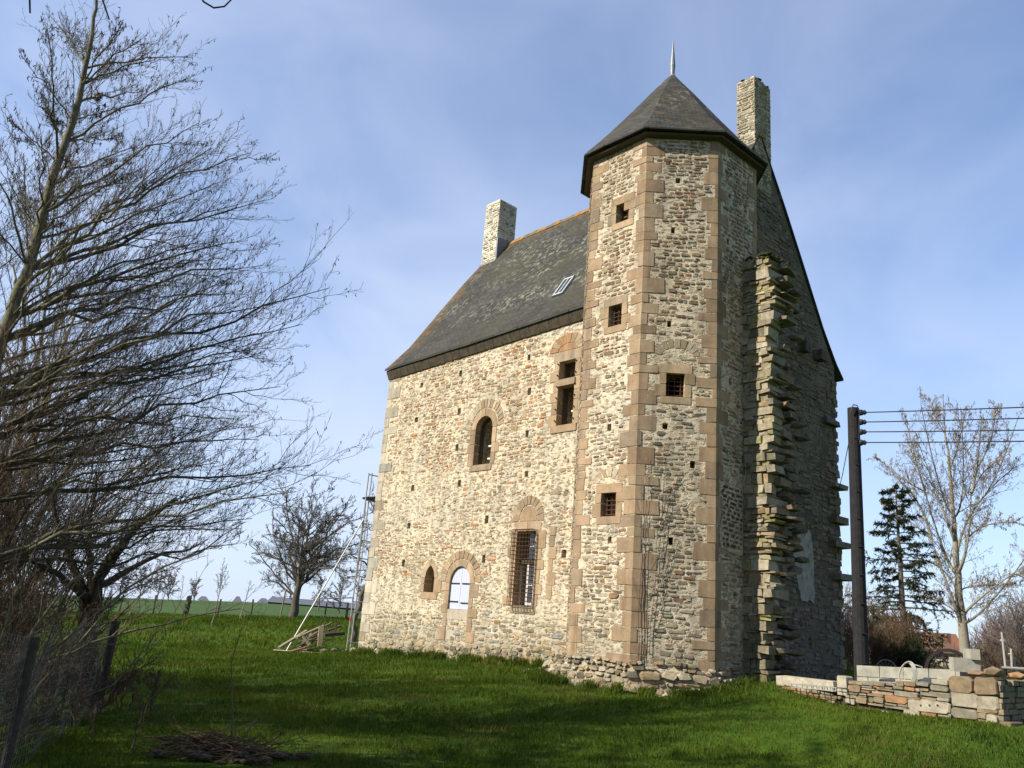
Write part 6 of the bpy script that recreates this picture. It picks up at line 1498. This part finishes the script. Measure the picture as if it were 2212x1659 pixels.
mb = MB(); mb.bar(P(2186, 1440, 48), P(2184, 1401, 48), .05, 6); mb.bar(P(2177, 1412.5, 48), P(2186, 1413, 48), .035, 6); tag(mb.build('cross_post', M_POSTW), 'small pale post with a cross arm near the right edge', 'post')
mb = MB(); mb.bar(P(2193, 1448, 40), P(2192, 1419, 40), .03, 6); tag(mb.build('thin_post', M_POSTW), 'thin pale stake just left of the right picture edge', 'post')
mb = MB(); mb.bar(P(2166, 1442, 22), P(2225, 1446, 20), .03, 8); tag(mb.build('grey_pipe', M_ALU), 'grey pipe lying behind the wall corner at the right edge', 'pipe')

# far house with brown hipped roof
q = P(2032, 1424, 150); hb = np.array([q[0], q[1], q[2]]); t = thing('far_house', 'far cream house with brown hipped roof and shuttered windows', 'house', hb); X_ = RT * [1, 1, 0]; X_ = X_ / np.linalg.norm(X_); Y_ = np.array([-X_[1], X_[0], 0])
HF = lambda u, v, n=0.0: Vector(tuple(X_ * u - Y_ * n + np.array([0, 0, v])))
mb = MB(); mb.prism(HF, rect(-2.5, -3, 3.6, 1.05), -5, 0); mb.build('wall', M_CREAM, t)
mb = MB(); e0, e1 = -2.9, 3.9; mb.add([HF(e0, 1.0, .4), HF(e1, 1.0, .4), HF(e1, 1.0, -5.4), HF(e0, 1.0, -5.4), HF(-.4, 2.75, -2.5), HF(2.3, 2.75, -2.5)], [(0, 1, 5, 4), (1, 2, 5), (2, 3, 4, 5), (3, 0, 4), (3, 2, 1, 0)]); ro = mb.build('roof', M_TILE, t)
mb = MB(); mb.prism(HF, rect(2.5, 2.2, 3.1, 4.0), -3.2, -2.6); mb.build('chimney', M_TILE, ro)
for u in (-1.9, -.5, .9, 2.3):
    mb = MB(); mb.prism(HF, rect(u, .05, u + .7, .85), -.1, .03); wo = mb.build('window', M_GLASS, t)
    mb = MB(); mb.prism(HF, rect(u - .3, .05, u - .02, .85), -.02, .05); mb.prism(HF, rect(u + .72, .05, u + 1.0, .85), -.02, .05); mb.build_each('shutter', M_TILE, wo)
q = P(2040, 1422, 175); t = thing('far_house', 'far house with orange and red tiled roof behind the brown roofed one', 'house', q)
mb = MB(); mb.prism(HF, rect(-5.5, -3, 3.5, 1.2), -6, 0); mb.build('wall', M_CREAM, t)
mb = MB(); mb.add([HF(-6, 1.1, .4), HF(3.9, 1.1, .4), HF(3.9, 1.1, -6.4), HF(-6, 1.1, -6.4), HF(-6, 4.4, -3), HF(3.9, 4.4, -3)], [(0, 1, 5, 4), (2, 3, 4, 5), (1, 2, 5), (3, 0, 4), (3, 2, 1, 0)]); mb.build('roof', M_OTILE, t)

# long low barn and hamlet roofs on the left skyline
def barn(px0, px1, py0, py1, d, wallh, roofh, lab, name='barn', dep=8):
    a_, c_ = P(px0, py0, d), P(px1, py1, d); z = min(a_[2], c_[2]); L = math.hypot(*(c_ - a_)[:2]); u_ = (c_ - a_) * [1, 1, 0] / L; n_ = np.array([-u_[1], u_[0], 0]); t = thing(name, lab, 'barn', a_ * [1, 1, 0] + [0, 0, z])
    fr = lambda u, v, n=0.0: Vector(tuple(u_ * u - n_ * n + np.array([0, 0, v])))
    mb = MB(); mb.prism(fr, rect(0, -4, L, wallh), -dep, 0); mb.build('wall', M_BARNW, t)
    mb = MB(); mb.add([fr(-.4, wallh, .5), fr(L + .4, wallh, .5), fr(L + .4, wallh, -dep - .5), fr(-.4, wallh, -dep - .5), fr(.3, wallh + roofh, -dep / 2), fr(L - .3, wallh + roofh, -dep / 2)], [(0, 1, 5, 4), (2, 3, 4, 5), (1, 2, 5), (3, 0, 4), (3, 2, 1, 0)]); mb.build('roof', M_BARN, t)
barn(579, 860, 1302, 1328, 145, .45, .9, 'long low dark roofed barn on the skyline behind the walnut tree')
barn(559, 577, 1303, 1306, 150, .2, .8, 'small dark gabled shed left of the long barn', 'shed', 5)
barn(505, 519, 1302, 1304, 170, .1, 1.2, 'tiny dark pointed roof on the skyline right of the sapling', 'shed', 4)
barn(430, 447, 1297, 1299, 175, .1, .8, 'tiny low roof on the skyline left of the fan shaped sapling', 'shed', 4)
